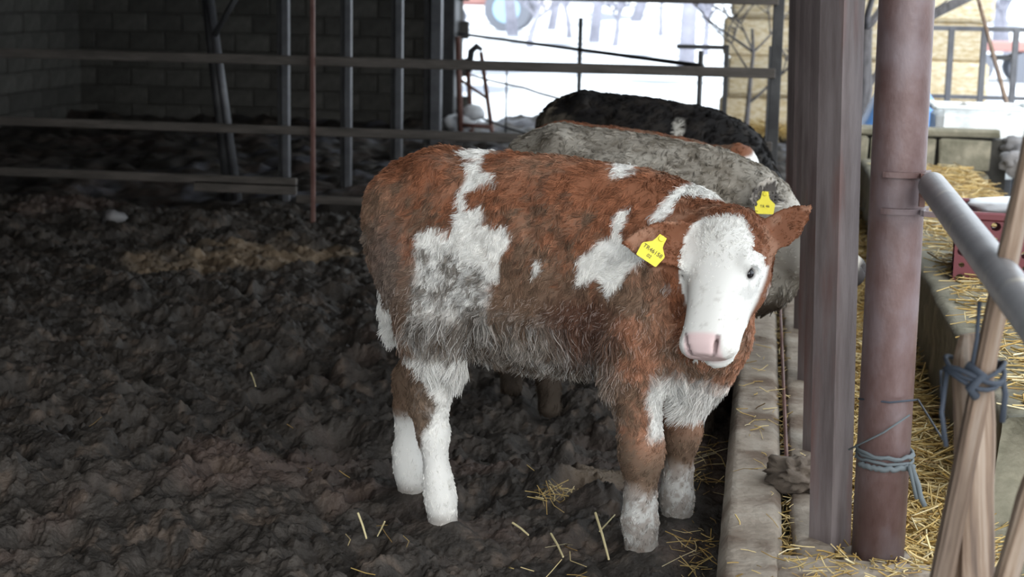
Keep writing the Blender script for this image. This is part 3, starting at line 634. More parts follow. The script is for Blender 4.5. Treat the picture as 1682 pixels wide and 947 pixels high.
tree((.74, 14.0, -.05), 1.25, .10, M['bark'], 'gnarled grey bare tree behind the blue tarpaulin', 41, .05)
MB_ = MB().tube([(.98, 14.2, 1.05), (1.35, 14.3, 1.30), (1.68, 14.35, 1.47), (2.1, 14.4, 1.8)], [.05, .045, .04, .02], 8); tag(MB_.build('broken_branch', M['bark'], None, True), 'thick broken grey branch slanting up right of the rusty pole', 'branch')
for k, (px, Y, h) in enumerate(((870, 42, 1.3), (935, 50, 1.6), (1010, 44, 1.2), (1085, 55, 1.8), (1160, 40, 1.2), (1655, 44, 1.4), (1560, 50, 1.6))):
    tree((at(px, 60, Y)[0], Y, -.05), h, .09, M['farbark'], 'low frosted bush, %s from the left of the row out in the snow' % ('first', 'second', 'third', 'fourth', 'fifth', 'last', 'sixth')[k], 60+k, .1, tmin=.022)
tree((-.16, 15.2, -.05), 1.3, .03, M['bark'], 'thin bare sapling in front of the bale stack', 71, .1)
# old tractor far out on the left, pinkish house behind
tr = empty('tractor', (at(800, 30, 56)[0], 56, 0)); tag(tr, 'small faded red tractor with pale blue wheels far out in the snow', 'tractor')
MB().box((-.75, 0, 1.15), (1.7, .7, .6), None, .08).build('hood', M['redpaint'], tr); MB().box((.75, 0, 1.0), (1.1, .9, .5), None, .06).build('body', M['redpaint'], tr)
MB().box((.8, 0, 2.0), (1.0, 1.1, 1.4), None, .05).build('cab', M['glassm'], tr); MB().box((.8, 0, 2.75), (1.2, 1.3, .1), None, .03).build('cab_roof', M['redpaint'], tr)
for x, y, R1, w_ in ((.8, -.7, .75, .4), (.8, .7, .75, .4), (-1.3, -.6, .45, .25), (-1.3, .6, .45, .25)):
    t_ = MB().tube([(x, y-w_/2, R1), (x, y+w_/2, R1)], R1, 24).build('wheel', M['tyre'], tr, False); MB().tube([(x, y-w_/2-.03, R1), (x, y+w_/2+.03, R1)], R1*.62, 20).build('rim', M['paleblue'], t_)
hs = empty('farm_house', (at(775, 0, 75)[0], 78, 0)); tag(hs, 'pink rendered house beyond the tractor', 'house')
MB().box((0, 0, 2.2), (5, 5, 4.6)).build('wall', M['pinkwall'], hs); mb = MB(); mb.add([(-2.9, -2.9, 4.4), (2.9, -2.9, 4.4), (2.9, 2.9, 4.4), (-2.9, 2.9, 4.4), (-2.9, 0, 6.2), (2.9, 0, 6.2)], [(0, 1, 5, 4), (2, 3, 4, 5), (0, 4, 3), (1, 2, 5), (0, 3, 2, 1)]); mb.build('roof', M['redpaint'], hs)
for x in (-1.6, 0, 1.6):
    f_ = MB().box((x, -2.53, 2.6), (.9, .1, 1.1), None, .02).build('window', M['tub'], hs); MB().box((x, -2.6, 2.6), (.7, .04, .9)).build('pane', M['glassm'], f_)
tl = empty('trailer', (at(1640, 95, 30)[0], 30, 0)); tag(tl, 'low faded red trailer in the snow beyond the railing', 'trailer')
MB().box((0, 0, .62), (1.5, .9, .16), None, .02).build('bed', M['redpaint'], tl); MB().box((0, 0, .42), (1.3, .6, .08)).build('chassis', M['darksteel'], tl)
for x in (-.4, .4):
    for y in (-.42, .42): MB().tube([(x, y-.08, .26), (x, y+.08, .26)], .27, 18).build('wheel', M['tyre'], tl)

# ================================================================== CALVES
class Field:
    """signed distance field of a body on a grid, blended softly, then turned into one continuous surface"""
    def __init__(s, lo, hi, h):
        s.lo = np.array(lo, float); s.h = h; s.n = np.ceil((np.array(hi)-s.lo)/h).astype(int)+1; s.d = np.full(s.n, 1.0, np.float32)
    def put(s, fn, lo, hi, k, sub=False):
        m = k*1.5+2*s.h; a = np.maximum(0, np.floor((np.array(lo)-m-s.lo)/s.h).astype(int)); b = np.minimum(s.n, np.ceil((np.array(hi)+m-s.lo)/s.h).astype(int)+1)
        if np.any(b <= a): return
        ax = [s.lo[i]+s.h*np.arange(a[i], b[i]) for i in range(3)]; G = np.stack(np.meshgrid(*ax, indexing='ij'), -1).reshape(-1, 3)
        v = fn(G).reshape(b-a).astype(np.float32); sl = tuple(slice(a[i], b[i]) for i in range(3)); o = s.d[sl]
        if sub: v = -v; h = np.maximum(k-np.abs(o-v), 0)/k; s.d[sl] = np.maximum(o, v)+h*h*k*.25
        else: h = np.maximum(k-np.abs(o-v), 0)/k; s.d[sl] = np.minimum(o, v)-h*h*k*.25
    def cone(s, p0, p1, r0, r1, k=.03, sub=False):
        p0, p1 = np.array(p0, float), np.array(p1, float); ab = p1-p0; l2 = ab@ab+1e-12
        def fn(P):
            t = np.clip(((P-p0)@ab)/l2, 0, 1); return np.linalg.norm(P-p0-t[:, None]*ab, axis=1)-(r0+(r1-r0)*t)
        r = max(r0, r1); s.put(fn, np.minimum(p0, p1)-r, np.maximum(p0, p1)+r, k, sub)
    def chain(s, pts, k=.025):
        for (p, r), (q, r2) in zip(pts[:-1], pts[1:]): s.cone(p, q, r, r2, k)
    def ell(s, c, r, R=None, k=.03, sub=False):
        c, r = np.array(c, float), np.array(r, float); R = np.eye(3) if R is None else np.array(R)   # rows of R = axes
        def fn(P):
            q = (P-c)@R.T; k0 = np.linalg.norm(q/r, axis=1); k1 = np.linalg.norm(q/r**2, axis=1)+1e-9; return k0*(k0-1)/k1
        e = np.abs(R.T)@r; s.put(fn, c-e, c+e, k, sub)
    def loft(s, O, A, T, N, tab, k=.03, e=2.3):
        """stations (u, n-centre, half depth, half width) along axis A"""
        O, A, T, N = (np.array(v, float) for v in (O, A, T, N)); tab = np.array(tab, float); uu = np.linspace(tab[0, 0], tab[-1, 0], 240)
        def cr(c):
            x, y = tab[:, 0], tab[:, c]; m = np.gradient(y, x); i = np.clip(np.searchsorted(x, uu)-1, 0, len(x)-2); hh = x[i+1]-x[i]; t = (uu-x[i])/hh
            return (2*t**3-3*t**2+1)*y[i]+(t**3-2*t**2+t)*hh*m[i]+(-2*t**3+3*t**2)*y[i+1]+(t**3-t**2)*hh*m[i+1]
        C, D, W = cr(1), np.maximum(cr(2), .008), np.maximum(cr(3), .008)
        def fn(P):
            q = P-O; u, t, n = q@A, q@T, q@N; uc = np.clip(u, uu[0], uu[-1]); c = np.interp(uc, uu, C); d = np.interp(uc, uu, D); w = np.interp(uc, uu, W)
            rr = ((np.abs(t)/w)**e+(np.abs(n-c)/d)**e)**(1/e); v = (rr-1)*np.minimum(d, w); return np.where(u == uc, v, np.hypot(np.maximum(v, 0), np.abs(u-uc))+np.minimum(v, 0)*0)
        cor = np.array([O+A*a+T*b+N*c for a in (uu[0], uu[-1]) for b in (-W.max(), W.max()) for c in ((C-D).min(), (C+D).max())]); s.put(fn, cor.min(0), cor.max(0), k)
    def mesh(s):
        d = s.d; nx, ny, nz = d.shape; ins = d < 0
        cs = [(i, j, k) for i in (0, 1) for j in (0, 1) for k in (0, 1)]
        cnt = sum(ins[i:nx-1+i, j:ny-1+j, k:nz-1+k].astype(np.int8) for i, j, k in cs); act = (cnt > 0) & (cnt < 8)
        I = np.argwhere(act); idx = np.full(act.shape, -1, np.int64); idx[act] = np.arange(len(I))
        acc = np.zeros((len(I), 3)); num = np.zeros(len(I))
        for a in cs:
            for ax in range(3):
                if a[ax]: continue
                b = list(a); b[ax] = 1; da = d[I[:, 0]+a[0], I[:, 1]+a[1], I[:, 2]+a[2]].astype(float); db = d[I[:, 0]+b[0], I[:, 1]+b[1], I[:, 2]+b[2]].astype(float)
                m = (da < 0) != (db < 0); t = da/np.where(m, da-db, 1); p = np.tile(np.array(a, float), (len(I), 1)); p[:, ax] += t; acc[m] += p[m]; num += m
        V = s.lo+s.h*(I+acc/np.maximum(num, 1)[:, None]); F = []
        for ax in range(3):
            sh = [slice(0, n) for n in d.shape]; s0 = list(sh); s1 = list(sh); s0[ax] = slice(0, -1); s1[ax] = slice(1, None)
            e0, e1 = ins[tuple(s0)], ins[tuple(s1)]; E = np.argwhere(e0 != e1); o = [x for x in range(3) if x != ax]
            ok = np.all(E[:, o] > 0, 1) & np.all(E[:, o] < np.array(d.shape)[o]-1, 1); E = E[ok]; fl = e0[E[:, 0], E[:, 1], E[:, 2]]
            q = []
            for a, b in ((-1, -1), (0, -1), (0, 0), (-1, 0)):
                c = E.copy(); c[:, o[0]] += a; c[:, o[1]] += b; q.append(idx[c[:, 0], c[:, 1], c[:, 2]])
            q = np.stack(q, 1); flip = fl if ax != 1 else ~fl; q[~flip] = q[~flip][:, ::-1]; F.append(q)
        return V, np.concatenate(F)
def smooth(V, F, it=2, lam=.5):
    e = np.concatenate([F[:, [0, 1]], F[:, [1, 2]], F[:, [2, 3]], F[:, [3, 0]]]); n = len(V); cnt = np.bincount(e.ravel(), minlength=n)[:, None]
    for k in range(it*2):
        l = lam if k % 2 == 0 else -lam*1.02
        A = np.stack([np.bincount(e[:, 0], V[e[:, 1], c], n)+np.bincount(e[:, 1], V[e[:, 0], c], n) for c in range(3)], 1)/np.maximum(cnt, 1); V = V+l*(A-V)
    return V
unit = lambda v: np.array(v, float)/np.linalg.norm(v)
def frame_leaf(F_, O, e, n, L, W, th=.0065, cup=.018, k=.02):
    """an ear: a cupped leaf from O along e, opening towards n"""
    e = unit(e); n = unit(np.array(n)-e*(np.array(n)@e)); w = np.cross(n, e); O = np.array(O, float)
    def fn(P):
        q = P-O; x, y, z = q@e/L, q@w, q@n; xc = np.clip(x, 0, 1); ww = W*np.interp(xc, [0, .12, .35, .6, .82, 1], [.45, .72, 1, .9, .55, .06]); off = cup*np.minimum((y/np.maximum(ww, .004))**2, 1.3)*np.sin(np.clip(xc*1.15+.15, 0, 1)*math.pi)
        return np.maximum(np.maximum(np.abs(z-off)-th, np.abs(y)-ww), np.maximum(x-1, -x)*L)*.8
    c = O+e*L/2; F_.put(fn, c-L*.75, c+L*.75, k)
    return dict(O=O, e=e, n=n, w=w, L=L, W=W)
LEGS_MAIN = dict(
    hr=[((-.32, -.09, .76), .122), ((-.265, -.125, .56), .095), ((-.262, -.13, .47), .069), ((-.282, -.125, .345), .049), ((-.268, -.121, .26), .038), ((-.254, -.119, .125), .033), ((-.245, -.118, .075), .036), ((-.236, -.118, .0), .041)],
    hl=[((-.37, .09, .76), .12), ((-.34, .12, .56), .090), ((-.36, .12, .46), .062), ((-.43, .112, .34), .045), ((-.438, .11, .26), .035), ((-.44, .108, .125), .033), ((-.43, .108, .075), .037), ((-.42, .108, .0), .042)],
    fr=[((.27, -.10, .72), .105), ((.285, -.125, .58), .088), ((.285, -.125, .47), .072), ((.312, -.12, .29), .051), ((.314, -.12, .255), .048), ((.313, -.119, .15), .036), ((.314, -.119, .085), .041), ((.322, -.119, .0), .046)],
    fl=[((.29, .10, .72), .105), ((.32, .125, .58), .085), ((.33, .125, .47), .062), ((.362, .127, .29), .047), ((.362, .127, .255), .045), ((.356, .127, .15), .035), ((.356, .127, .085), .040), ((.364, .127, .0), .045)])
TORSO = [(-.495, .82, .02, .02), (-.478, .81, .095, .10), (-.44, .785, .165, .150), (-.36, .762, .225, .185), (-.26, .753, .247, .202), (-.15, .735, .260, .212), (0, .722, .264, .220), (.1, .720, .255, .212), (.2, .713, .237, .192), (.3, .712, .212, .170), (.38, .690, .200, .142), (.44, .668, .165, .10), (.48, .66, .10, .05)]
def make_body(h, head, ears, tail, legs=LEGS_MAIN, neck=None):
    """head = dict(O, A, N, s): poll, axis to the muzzle, face normal, scale"""
    O, A, N, sc = np.array(head['O'], float), unit(head['A']), head['N'], head.get('s', 1); N = unit(np.array(N)-A*(np.array(N)@A)); T = np.cross(A, N)*head.get('flip', 1); H = dict(O=O, A=A, N=N, T=T, s=sc)
    hp = lambda u, t, n: O+(A*u+T*t+N*n)*sc
    pts = np.array([hp(.42, .12, -.2), hp(.42, -.12, 0), hp(-.05, .1, .05)]+[np.array(e[0])+unit(e[1])*e[3] for e in ears])
    lo = np.minimum(pts.min(0)-.08, (-.62, -.30, -.03)); hi = np.maximum(pts.max(0)+.08, (.60, .30, 1.1)); f = Field(lo, hi, h)
    f.loft((0, 0, 0), (1, 0, 0), (0, 1, 0), (0, 0, 1), TORSO, .02, 2.25)
    f.cone((-.30, .10, .97), (-.30, -.10, .97), .03, .03, .06); f.ell((-.05, 0, .96), (.3, .06, .04), None, .08); f.ell((.27, 0, .91), (.16, .07, .05), None, .08)
    f.ell((-.43, -.07, .86), (.06, .05, .07), None, .06); f.ell((-.43, .07, .86), (.06, .05, .07), None, .06)
    for L in legs.values(): f.chain(L, .035)
    hb = hp(.06, 0, -.10); nk = neck or [((.26, 0, .76), .175), ((.36, -.02, .76), .155)]
    f.chain(nk+[(hb, .112*sc)], .09); f.ell((.40, -.01, .56), (.12, .115, .14), None, .08)
    tv = hp(.16, 0, -.17); f.chain([((.44, -.03, .50), .075), ((.5*(.44+tv[0]), .5*(-.03+tv[1]), .5*(.5+tv[2])-.02), .065), (tv, .05*sc)], .08)
    f.loft(O, A, T, N, [(u*sc, c*sc, d*sc, w*sc) for u, c, d, w in [(-.05, -.07, .035, .04), (-.02, -.068, .068, .074), (.03, -.082, .088, .094), (.09, -.094, .100, .106), (.14, -.097, .103, .107), (.20, -.094, .096, .096), (.26, -.082, .081, .086), (.31, -.071, .070, .082), (.345, -.066, .064, .082), (.37, -.064, .056, .078), (.394, -.060, .034, .052)]], .03, 2.4)
    for sg in (-1, 1):
        f.ell(hp(.150, sg*.066, -.125), np.array((.075, .036, .062))*sc, [A, T, N], .03*sc)
        f.ell(hp(.118, sg*.088, -.030), np.array((.030, .020, .022))*sc, [A, T, N], .025*sc)
        f.ell(hp(.150, sg*.103, -.050), np.array((.017, .014, .013))*sc, [A, T, N], .010*sc, True)          # eye socket
        f.ell(hp(.362, sg*.056, -.058), np.array((.030, .024, .030))*sc, [A, T, N], .02*sc)                 # nostril wing
        f.ell(hp(.372, sg*.041, -.024), np.array((.022, .0055, .019))*sc, [unit(A*.9+T*sg*.3), unit(T*.78*sg-N*.5), unit(N*.78+T*sg*.5)], .005*sc, True)   # nostril
    f.ell(hp(.357, 0, -.128), np.array((.046, .050, .024))*sc, [A, T, N], .014*sc); f.ell(hp(.383, 0, -.103), np.array((.022, .062, .0045))*sc, [A, T, N], .004*sc, True)
    E = []
    for (o, e, n, L, W, cup) in ears: E.append(frame_leaf(f, o, e, n, L, W, .0065, cup))
    f.chain(tail, .03)
    V, F = f.mesh(); V = smooth(V, F, 3); return V, F, H, E
def fur(name, V, F, nrm, dens, length, direc, colf, n, parent, m, seed, rad=.0009, clump=28, stick=.5, lift=.45, curl=.006):
    g_ = np.random.default_rng(seed); T3 = np.concatenate([F[:, [0, 1, 2]], F[:, [0, 2, 3]]]); a, b, c = V[T3[:, 0]], V[T3[:, 1]], V[T3[:, 2]]
    ar = np.linalg.norm(np.cross(b-a, c-a), axis=1)*dens((a+b+c)/3); t = g_.choice(len(T3), n, p=ar/ar.sum()); r1, r2 = np.sqrt(g_.random(n)), g_.random(n); w = np.stack([1-r1, r1*(1-r2), r1*r2], 1)[:, :, None]
    P = (np.stack([a[t], b[t], c[t]], 1)*w).sum(1); N = (np.stack([nrm[T3[t, k]] for k in range(3)], 1)*w).sum(1); N /= np.linalg.norm(N, axis=1)[:, None]+1e-9
    L = length(P)*g_.uniform(.6, 1.2, n); D = direc(P, N); D = D-N*np.sum(D*N, 1)[:, None]; D /= np.linalg.norm(D, axis=1)[:, None]+1e-9
    S = np.cross(N, D); J = np.stack([vn(P, 22, seed+k) for k in range(2)], 1)-.5; D = D+S*(J[:, :1]*1.9)+g_.normal(0, .22, (n, 3)); li = lift*(1+1.6*J[:, 1:]); K = 6; Q = np.zeros((n, K, 3)); 
    d0 = D+N*li; d0 /= np.linalg.norm(d0, axis=1)[:, None]; ph = vn(P, 40, seed+9)*12; p = P-N*.002; Q[:, 0] = p
    for k in range(1, K):
        x = k/(K-1); d = d0+N*(-.55*x*li)+np.array([0, 0, -.35])*x*np.minimum(L/.03, 1.6)[:, None]; d /= np.linalg.norm(d, axis=1)[:, None]; p = p+d*(L/(K-1))[:, None]; Q[:, k] = p+S*(np.sin(ph+x*5)*curl*x*np.minimum(L/.03, 1.5))[:, None]
    if clump:
        m_ = max(8, n//clump); ci = g_.choice(n, m_, replace=False); kd = KDTree(m_)
        for i, j in enumerate(ci): kd.insert(P[j], i)
        kd.balance(); near = np.array([ci[kd.find(q)[1]] for q in P]); off = P-P[near]; same = np.linalg.norm(off, axis=1) < .035
        for k in range(1, K): x = k/(K-1); Q[same, k] += stick*x**1.2*((Q[near, k]-Q[:, k])[same])
    cv = bpy.data.hair_curves.new(name); cv.add_curves([K]*n); cv.attributes['position'].data.foreach_set('vector', Q.astype(np.float32).ravel())
    ra = cv.attributes.get('radius') or cv.attributes.new('radius', 'FLOAT', 'POINT'); rr = rad*g_.uniform(.7, 1.3, (n, 1))*np.array([1, 1, .95, .8, .6, .25])[None, :]; ra.data.foreach_set('value', rr.astype(np.float32).ravel())
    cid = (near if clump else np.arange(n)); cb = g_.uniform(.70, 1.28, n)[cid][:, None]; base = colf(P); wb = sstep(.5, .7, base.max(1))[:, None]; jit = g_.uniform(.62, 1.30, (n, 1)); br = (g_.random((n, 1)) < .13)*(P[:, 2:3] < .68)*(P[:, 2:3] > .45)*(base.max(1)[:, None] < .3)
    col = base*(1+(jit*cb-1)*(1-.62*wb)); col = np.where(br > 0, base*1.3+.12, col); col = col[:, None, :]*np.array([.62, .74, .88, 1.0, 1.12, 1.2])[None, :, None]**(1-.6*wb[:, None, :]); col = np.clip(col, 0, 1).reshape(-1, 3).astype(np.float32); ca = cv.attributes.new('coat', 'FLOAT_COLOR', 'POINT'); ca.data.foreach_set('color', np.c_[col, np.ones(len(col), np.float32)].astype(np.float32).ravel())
    cv.materials.append(m); o = bpy.data.objects.new(name, cv); COL.objects.link(o); o.parent = parent; return o
def poly_sd(P2, poly):
    """signed distance to a polygon, negative inside"""
    p = np.array(poly); d = np.full(len(P2), 9.0); ins = np.zeros(len(P2), bool)
    for a, b in zip(p, np.roll(p, -1, 0)):
        e = b-a; w = P2-a; t = np.clip((w@e)/(e@e+1e-12), 0, 1); d = np.minimum(d, np.hypot(*(w-t[:, None]*e).T)); c1 = (a[1] <= P2[:, 1]) != (b[1] <= P2[:, 1]); dy = np.where(abs(b[1]-a[1]) < 1e-9, 1e-9, b[1]-a[1]); ins ^= c1 & (P2[:, 0] < (b[0]-a[0])*(P2[:, 1]-a[1])/dy+a[0])
    return np.where(ins, -d, d)
BROWN, DEEP, PALE = np.array([.225, .090, .047]), np.array([.115, .048, .029]), np.array([.33, .17, .108])
MUDC, MUDG, WHITE, PINK = np.array([.105, .072, .050]), np.array([.185, .162, .14]), np.array([.72, .705, .675]), np.array([.74, .53, .53])
mix = lambda a, b, t: a+(np.asarray(b)-a)*np.clip(t, 0, 1)[:, None]
PATCH = dict(
 hip=[(-.284, .819), (-.242, .841), (-.199, .817), (-.179, .874), (-.187, .931), (-.177, .96), (-.19, .99), (-.157, 1.0), (-.097, .95), (-.137, .951), (-.162, .926), (-.155, .902), (-.099, .86), (-.049, .848), (-.029, .82), (-.054, .779), (-.046, .724), (-.088, .713), (-.113, .687), (-.198, .729), (-.283, .739)],
 flank=[(-.284, .787), (-.199, .793), (-.097, .736), (-.063, .707), (-.087, .641), (-.093, .543), (-.16, .488), (-.228, .465), (-.281, .477), (-.302, .525), (-.296, .624), (-.287, .722)],
 shoulder=[(.156, .786), (.203, .821), (.234, .846), (.245, .908), (.267, .91), (.265, .863), (.29, .834), (.323, .798), (.292, .765), (.247, .702), (.214, .736), (.158, .72)],
 withers=[(.327, .893), (.349, .922), (.374, .964), (.413, .985), (.444, .968), (.506, .948), (.457, .932), (.396, .918), (.358, .895)],
 topspot=[(.18, 1.02), (.233, 1.02), (.251, .982), (.202, .974)], spot=[(.038, .77), (.063, .773), (.063, .745), (.044, .739)], top=[(-.245, 1.05), (-.155, 1.05), (-.15, 1.0), (-.205, 1.0)],
 hindleg=[(-.318, .515), (-.175, .511), (-.15, .427), (-.15, .292), (-.15, .157), (-.13, -.05), (-.32, -.05), (-.32, .17), (-.282, .25), (-.239, .355), (-.254, .413)])
def coat_main(P, H):
    s, y, z = P.T; P2 = np.c_[s, z]; w = (fbm(P, 26, 3, 5)-.5)*.035; n1, n2, n3 = fbm(P, 7, 4, 6), fbm(P, 30, 3, 7), fbm(P, 90, 2, 8)
    c = mix(np.tile(BROWN, (len(P), 1)), PALE, sstep(.5, .75, n1)*.7); c = mix(c, DEEP, sstep(.52, .72, n2)*.55); c = mix(c, PALE*1.1, sstep(.22, .36, s)*sstep(.92, .76, z)*(.5+.5*n1))  # forequarters paled: light on neck and shoulder put into the coat
    rear = sstep(-.42, -.49, s); c = mix(c, PALE, rear*.9)
    # dried mud on the flank, rump and belly: a greyish brown crust that thickens downwards
    mudy = sstep(.44, .64, .5*n1+.3*n2+.2*n3+.30*sstep(.86, .55, z)*sstep(.36, .18, s)-.08*sstep(.85, 1.0, z)); c = mix(c, MUDC*1.25, mudy*.85)
    rump = sstep(.13, .03, np.hypot((s+.385)*1.1, (z-.72)*.7)+w*1.5); c = mix(c, np.array([.165, .13, .11]), rump*.8)
    lump_ = sstep(.66, .72, fbm(P, 13, 3, 15))*sstep(.0, -.2, s)*(z > .6); c = mix(c, np.array([.22, .18, .15]), lump_*.7)
    q = P2+np.c_[w, w]; right = y < .06
    wh = np.full(len(P), 9.0)
    for k in ('hip', 'shoulder', 'withers', 'topspot', 'spot', 'top'): wh = np.minimum(wh, poly_sd(q, PATCH[k]))
    t = np.where(right, sstep(.008, -.006, wh), sstep(.60, .66, fbm(P, 4, 3, 44))); dirty = sstep(.5, .7, .5*n2+.5*n3)*sstep(.9, .72, z)*sstep(.2, -.02, s); c = mix(c, WHITE, t); c = mix(c, MUDG*1.9, t*dirty*.55)
    t = np.where(right, sstep(.015, -.02, poly_sd(q, PATCH['flank'])), 0); g = mix(np.tile(WHITE*.80, (len(P), 1)), MUDG*.9, sstep(.40, .62, .45*n2+.55*n3)*.95); g = mix(g, MUDC*1.3, sstep(.55, .66, n1)*.6); c = c+(g-c)*t[:, None]
    belly = sstep(.66, .56, z+w*1.2)*sstep(.30, .18, s)*sstep(-.36, -.20, s); g = mix(np.tile(MUDG*1.15, (len(P), 1)), MUDC*.62, sstep(.38, .6, .5*n2+.5*n3)); g = mix(g, WHITE*.8, sstep(.60, .72, n3)*.6); c = c+(g-c)*belly[:, None]
    dk = sstep(.12, .03, np.hypot((s-.17)*.75, z-.615)+w); c = mix(c, np.array([.075, .032, .02]), dk*.85)
    # legs
    leg = z < .52
    hl = leg & (s < -.15); t = np.where(hl & (y < 0), sstep(.012, -.008, poly_sd(q, PATCH['hindleg'])), 0)
    t = np.where(hl & (y > 0), sstep(.27, .22, z+w), t); hk = np.where(hl, sstep(.10, .05, np.abs(z-.36)+w)*.55, 0); c = mix(c, MUDC*1.5, hk*(1-t)); c = mix(c, WHITE*.97, t*(z < .55)); gz = np.where(hl & (z > .40), sstep(.42, .52, z)*sstep(.45, .6, n3), 0); c = mix(c, MUDG, gz*.6*t)
    fl_ = leg & (s > .2) & (s < .43); c = mix(c, MUDC*1.2, fl_*sstep(.36, .24, z+w)*.9); sock = fl_*sstep(.20, .15, z+w)*(.45+.5*sstep(.45, .6, n3+.1*np.sin(z*70))); c = mix(c, WHITE*.66, sock)
    strp = fl_*sstep(.30, .34, z)*sstep(.52, .46, z)*np.where(y < 0, sstep(.335, .350, s+w*.5), 0); c = mix(c, WHITE*.85, strp)
    c = mix(c, MUDC*.9, sstep(.055, .02, z)*(.5+.5*n2)*.8*(z < .06))
    # brisket tuft
    tf = sstep(.088, .055, np.hypot((s-.462)*.95, z-.415)+w*.6)*(s > .41); c = mix(c, WHITE*.9, tf*.9)
    c = mix(c, WHITE, (tail_d(P) < .008)*sstep(.68, .65, z))
    # head
    h = (P-H['O'])/H['s']; u, tt, n = h@H['A'], h@H['T'], h@H['N']; hd = (u > -.10) & (u < .45) & (np.abs(tt) < .16) & (n > -.21) & (n < .08)
    edge = sstep(-.004, .012, u+w*.5-2.4*np.maximum(np.abs(tt)-.06, 0)**1.15)*np.maximum(sstep(-.125, -.095, n+w*.3+.05*(u > .27)), sstep(.25, .30, u)); ins = hd & (np.abs(tt) < np.where(u < .09, .098, .118))
    c = np.where(hd[:, None], mix(mix(np.tile(BROWN*.80, (len(P), 1)), PALE*.75, sstep(.5, .7, n2)), WHITE*1.04, edge*ins), c)
    c = mix(c, MUDG*1.6, hd*edge*sstep(.58, .70, .5*n2+.5*n3)*(u > .02)*.30); c = mix(c, WHITE*.6, hd*sstep(.015, .0, np.abs(u-.18)-.035)*sstep(.068, .080, np.abs(tt))*sstep(.45, .6, n2)*.5)
    iea = in_ear(P, -.12) & ~((np.abs(tt) < .104) & (n > -.09) & (u > -.01)); 
    for e in E: iea |= (np.linalg.norm(P-e['O'], axis=1) < .062) & ~((np.abs(tt) < .100) & (n > np.where(np.abs(tt) < .08, -.09, -.045)) & (u > -.01))
    c = np.where(iea[:, None], mix(np.tile(BROWN*.85, (len(P), 1)), PALE*.8, sstep(.5, .7, n2)), c)
    pk = hd*sstep(.333, .350, u-.25*np.maximum(np.abs(tt)-.035, 0))*sstep(.062, .050, np.abs(tt))*sstep(-.115, -.108, n); c = mix(c, PINK, pk*.85)
    c = mix(c, PINK*.28, hd*(u > .34)*(u < .40)*sstep(.0085, .004, np.abs(np.abs(tt)-(.041+.6*(n+.026))))*(n < -.008)*(n > -.046)*.85); c = mix(c, np.array([.22, .11, .12]), hd*(u > .335)*sstep(.007, .003, np.abs(n+.103))*.8)
    er = np.hypot((u-.150), (n+.048)*1.1); c = mix(c, np.array([.10, .075, .07]), hd*(np.abs(tt) > .07)*sstep(.024, .016, er)*.75)
    return np.clip(c, 0, 1)
C_MAIN, RZ = np.array([-.56, 4.309, 0.0]), math.radians(-10)
RZM = np.array([[math.cos(RZ), -math.sin(RZ), 0], [math.sin(RZ), math.cos(RZ), 0], [0, 0, 1]])
loc_ = lambda w: (np.asarray(w)-C_MAIN)@RZM                     # world -> body
er_, eu_, ev_ = rt@RZM, up@RZM, (-fw)@RZM                        # viewer's right, up and towards, in body axes
HO, HM = loc_(at(1184, 356, 4.03)), loc_(at(1146, 570, 3.87))
HA = unit(HM-HO); HN = ev_*.92+eu_*.30-er_*.62
hsc = np.linalg.norm(HM-HO)/.385
_N = unit(HN-HA*(HN@HA)); _T = np.cross(HA, _N); _T = _T if _T@er_ > 0 else -_T
EO = HO+(HA*.045-_T*.085-_N*.075)*hsc; ET = loc_(at(1024, 398, 3.94))-EO
ears = [(EO, ET, ev_*.95-eu_*.12+er_*.05, np.linalg.norm(ET)*1.0, .056, .020), (loc_(at(1246, 404, 4.06)), er_*.78+eu_*.60+ev_*.05, ev_*.90-eu_*.05-er_*.25, .160, .043, .006)]
tail = [((-.43, 0, .935), .035), ((-.485, 0, .88), .026), ((-.490, -.01, .78), .022), ((-.455, -.03, .69), .015), ((-.425, -.06, .60), .010), ((-.415, -.06, .52), .006)]
def tail_d(P):
    d = np.full(len(P), 9.0)
    for (a, r), (b, r2) in zip(tail[2:-1], tail[3:]):
        a, b = np.array(a), np.array(b); e = b-a; t = np.clip((P-a)@e/(e@e), 0, 1); d = np.minimum(d, np.linalg.norm(P-a-t[:, None]*e, axis=1)-(r+(r2-r)*t))
    return d
V, F, H, E = make_body(.0062, dict(O=HO, A=HA, N=HN, s=hsc, flip=-1), ears, tail)
if H['T']@er_ < 0: H['T'] = -H['T']
calf = empty('calf', C_MAIN, RZ); tag(calf, 'brown and white calf with a white face and muddy coat standing at the kerb', 'calf')
me = np_mesh('body', V, F); nrm = np.zeros(len(V)*3, np.float32); me.vertices.foreach_get('normal', nrm); nrm = nrm.reshape(-1, 3).astype(float)
if np.mean(np.sum(nrm*(V-V.mean(0)), 1)) < 0: me.flip_normals(); nrm = -nrm
def in_ear(P, x0=.1):
    r = np.zeros(len(P), bool)
    for e in E: q = P-e['O']; x = q@e['e']/e['L']; r |= (x > x0) & (x < 1.1) & (np.abs(q@e['w']) < e['W']*1.2) & (np.abs(q@e['n']) < .05)
    return r
coat = lambda P: coat_main(P, H)
set_col(me, 'coat', coat(V)); link('body', me, M['skin'], calf, True)
hd_uvn = lambda P: (((P-H['O'])/H['s'])@H['A'], ((P-H['O'])/H['s'])@H['T'], ((P-H['O'])/H['s'])@H['N'])
def is_head(P): u, t, n = hd_uvn(P); return (u > -.03) & (u < .45) & (np.abs(t) < .13) & (n > -.2) & (n < .08)
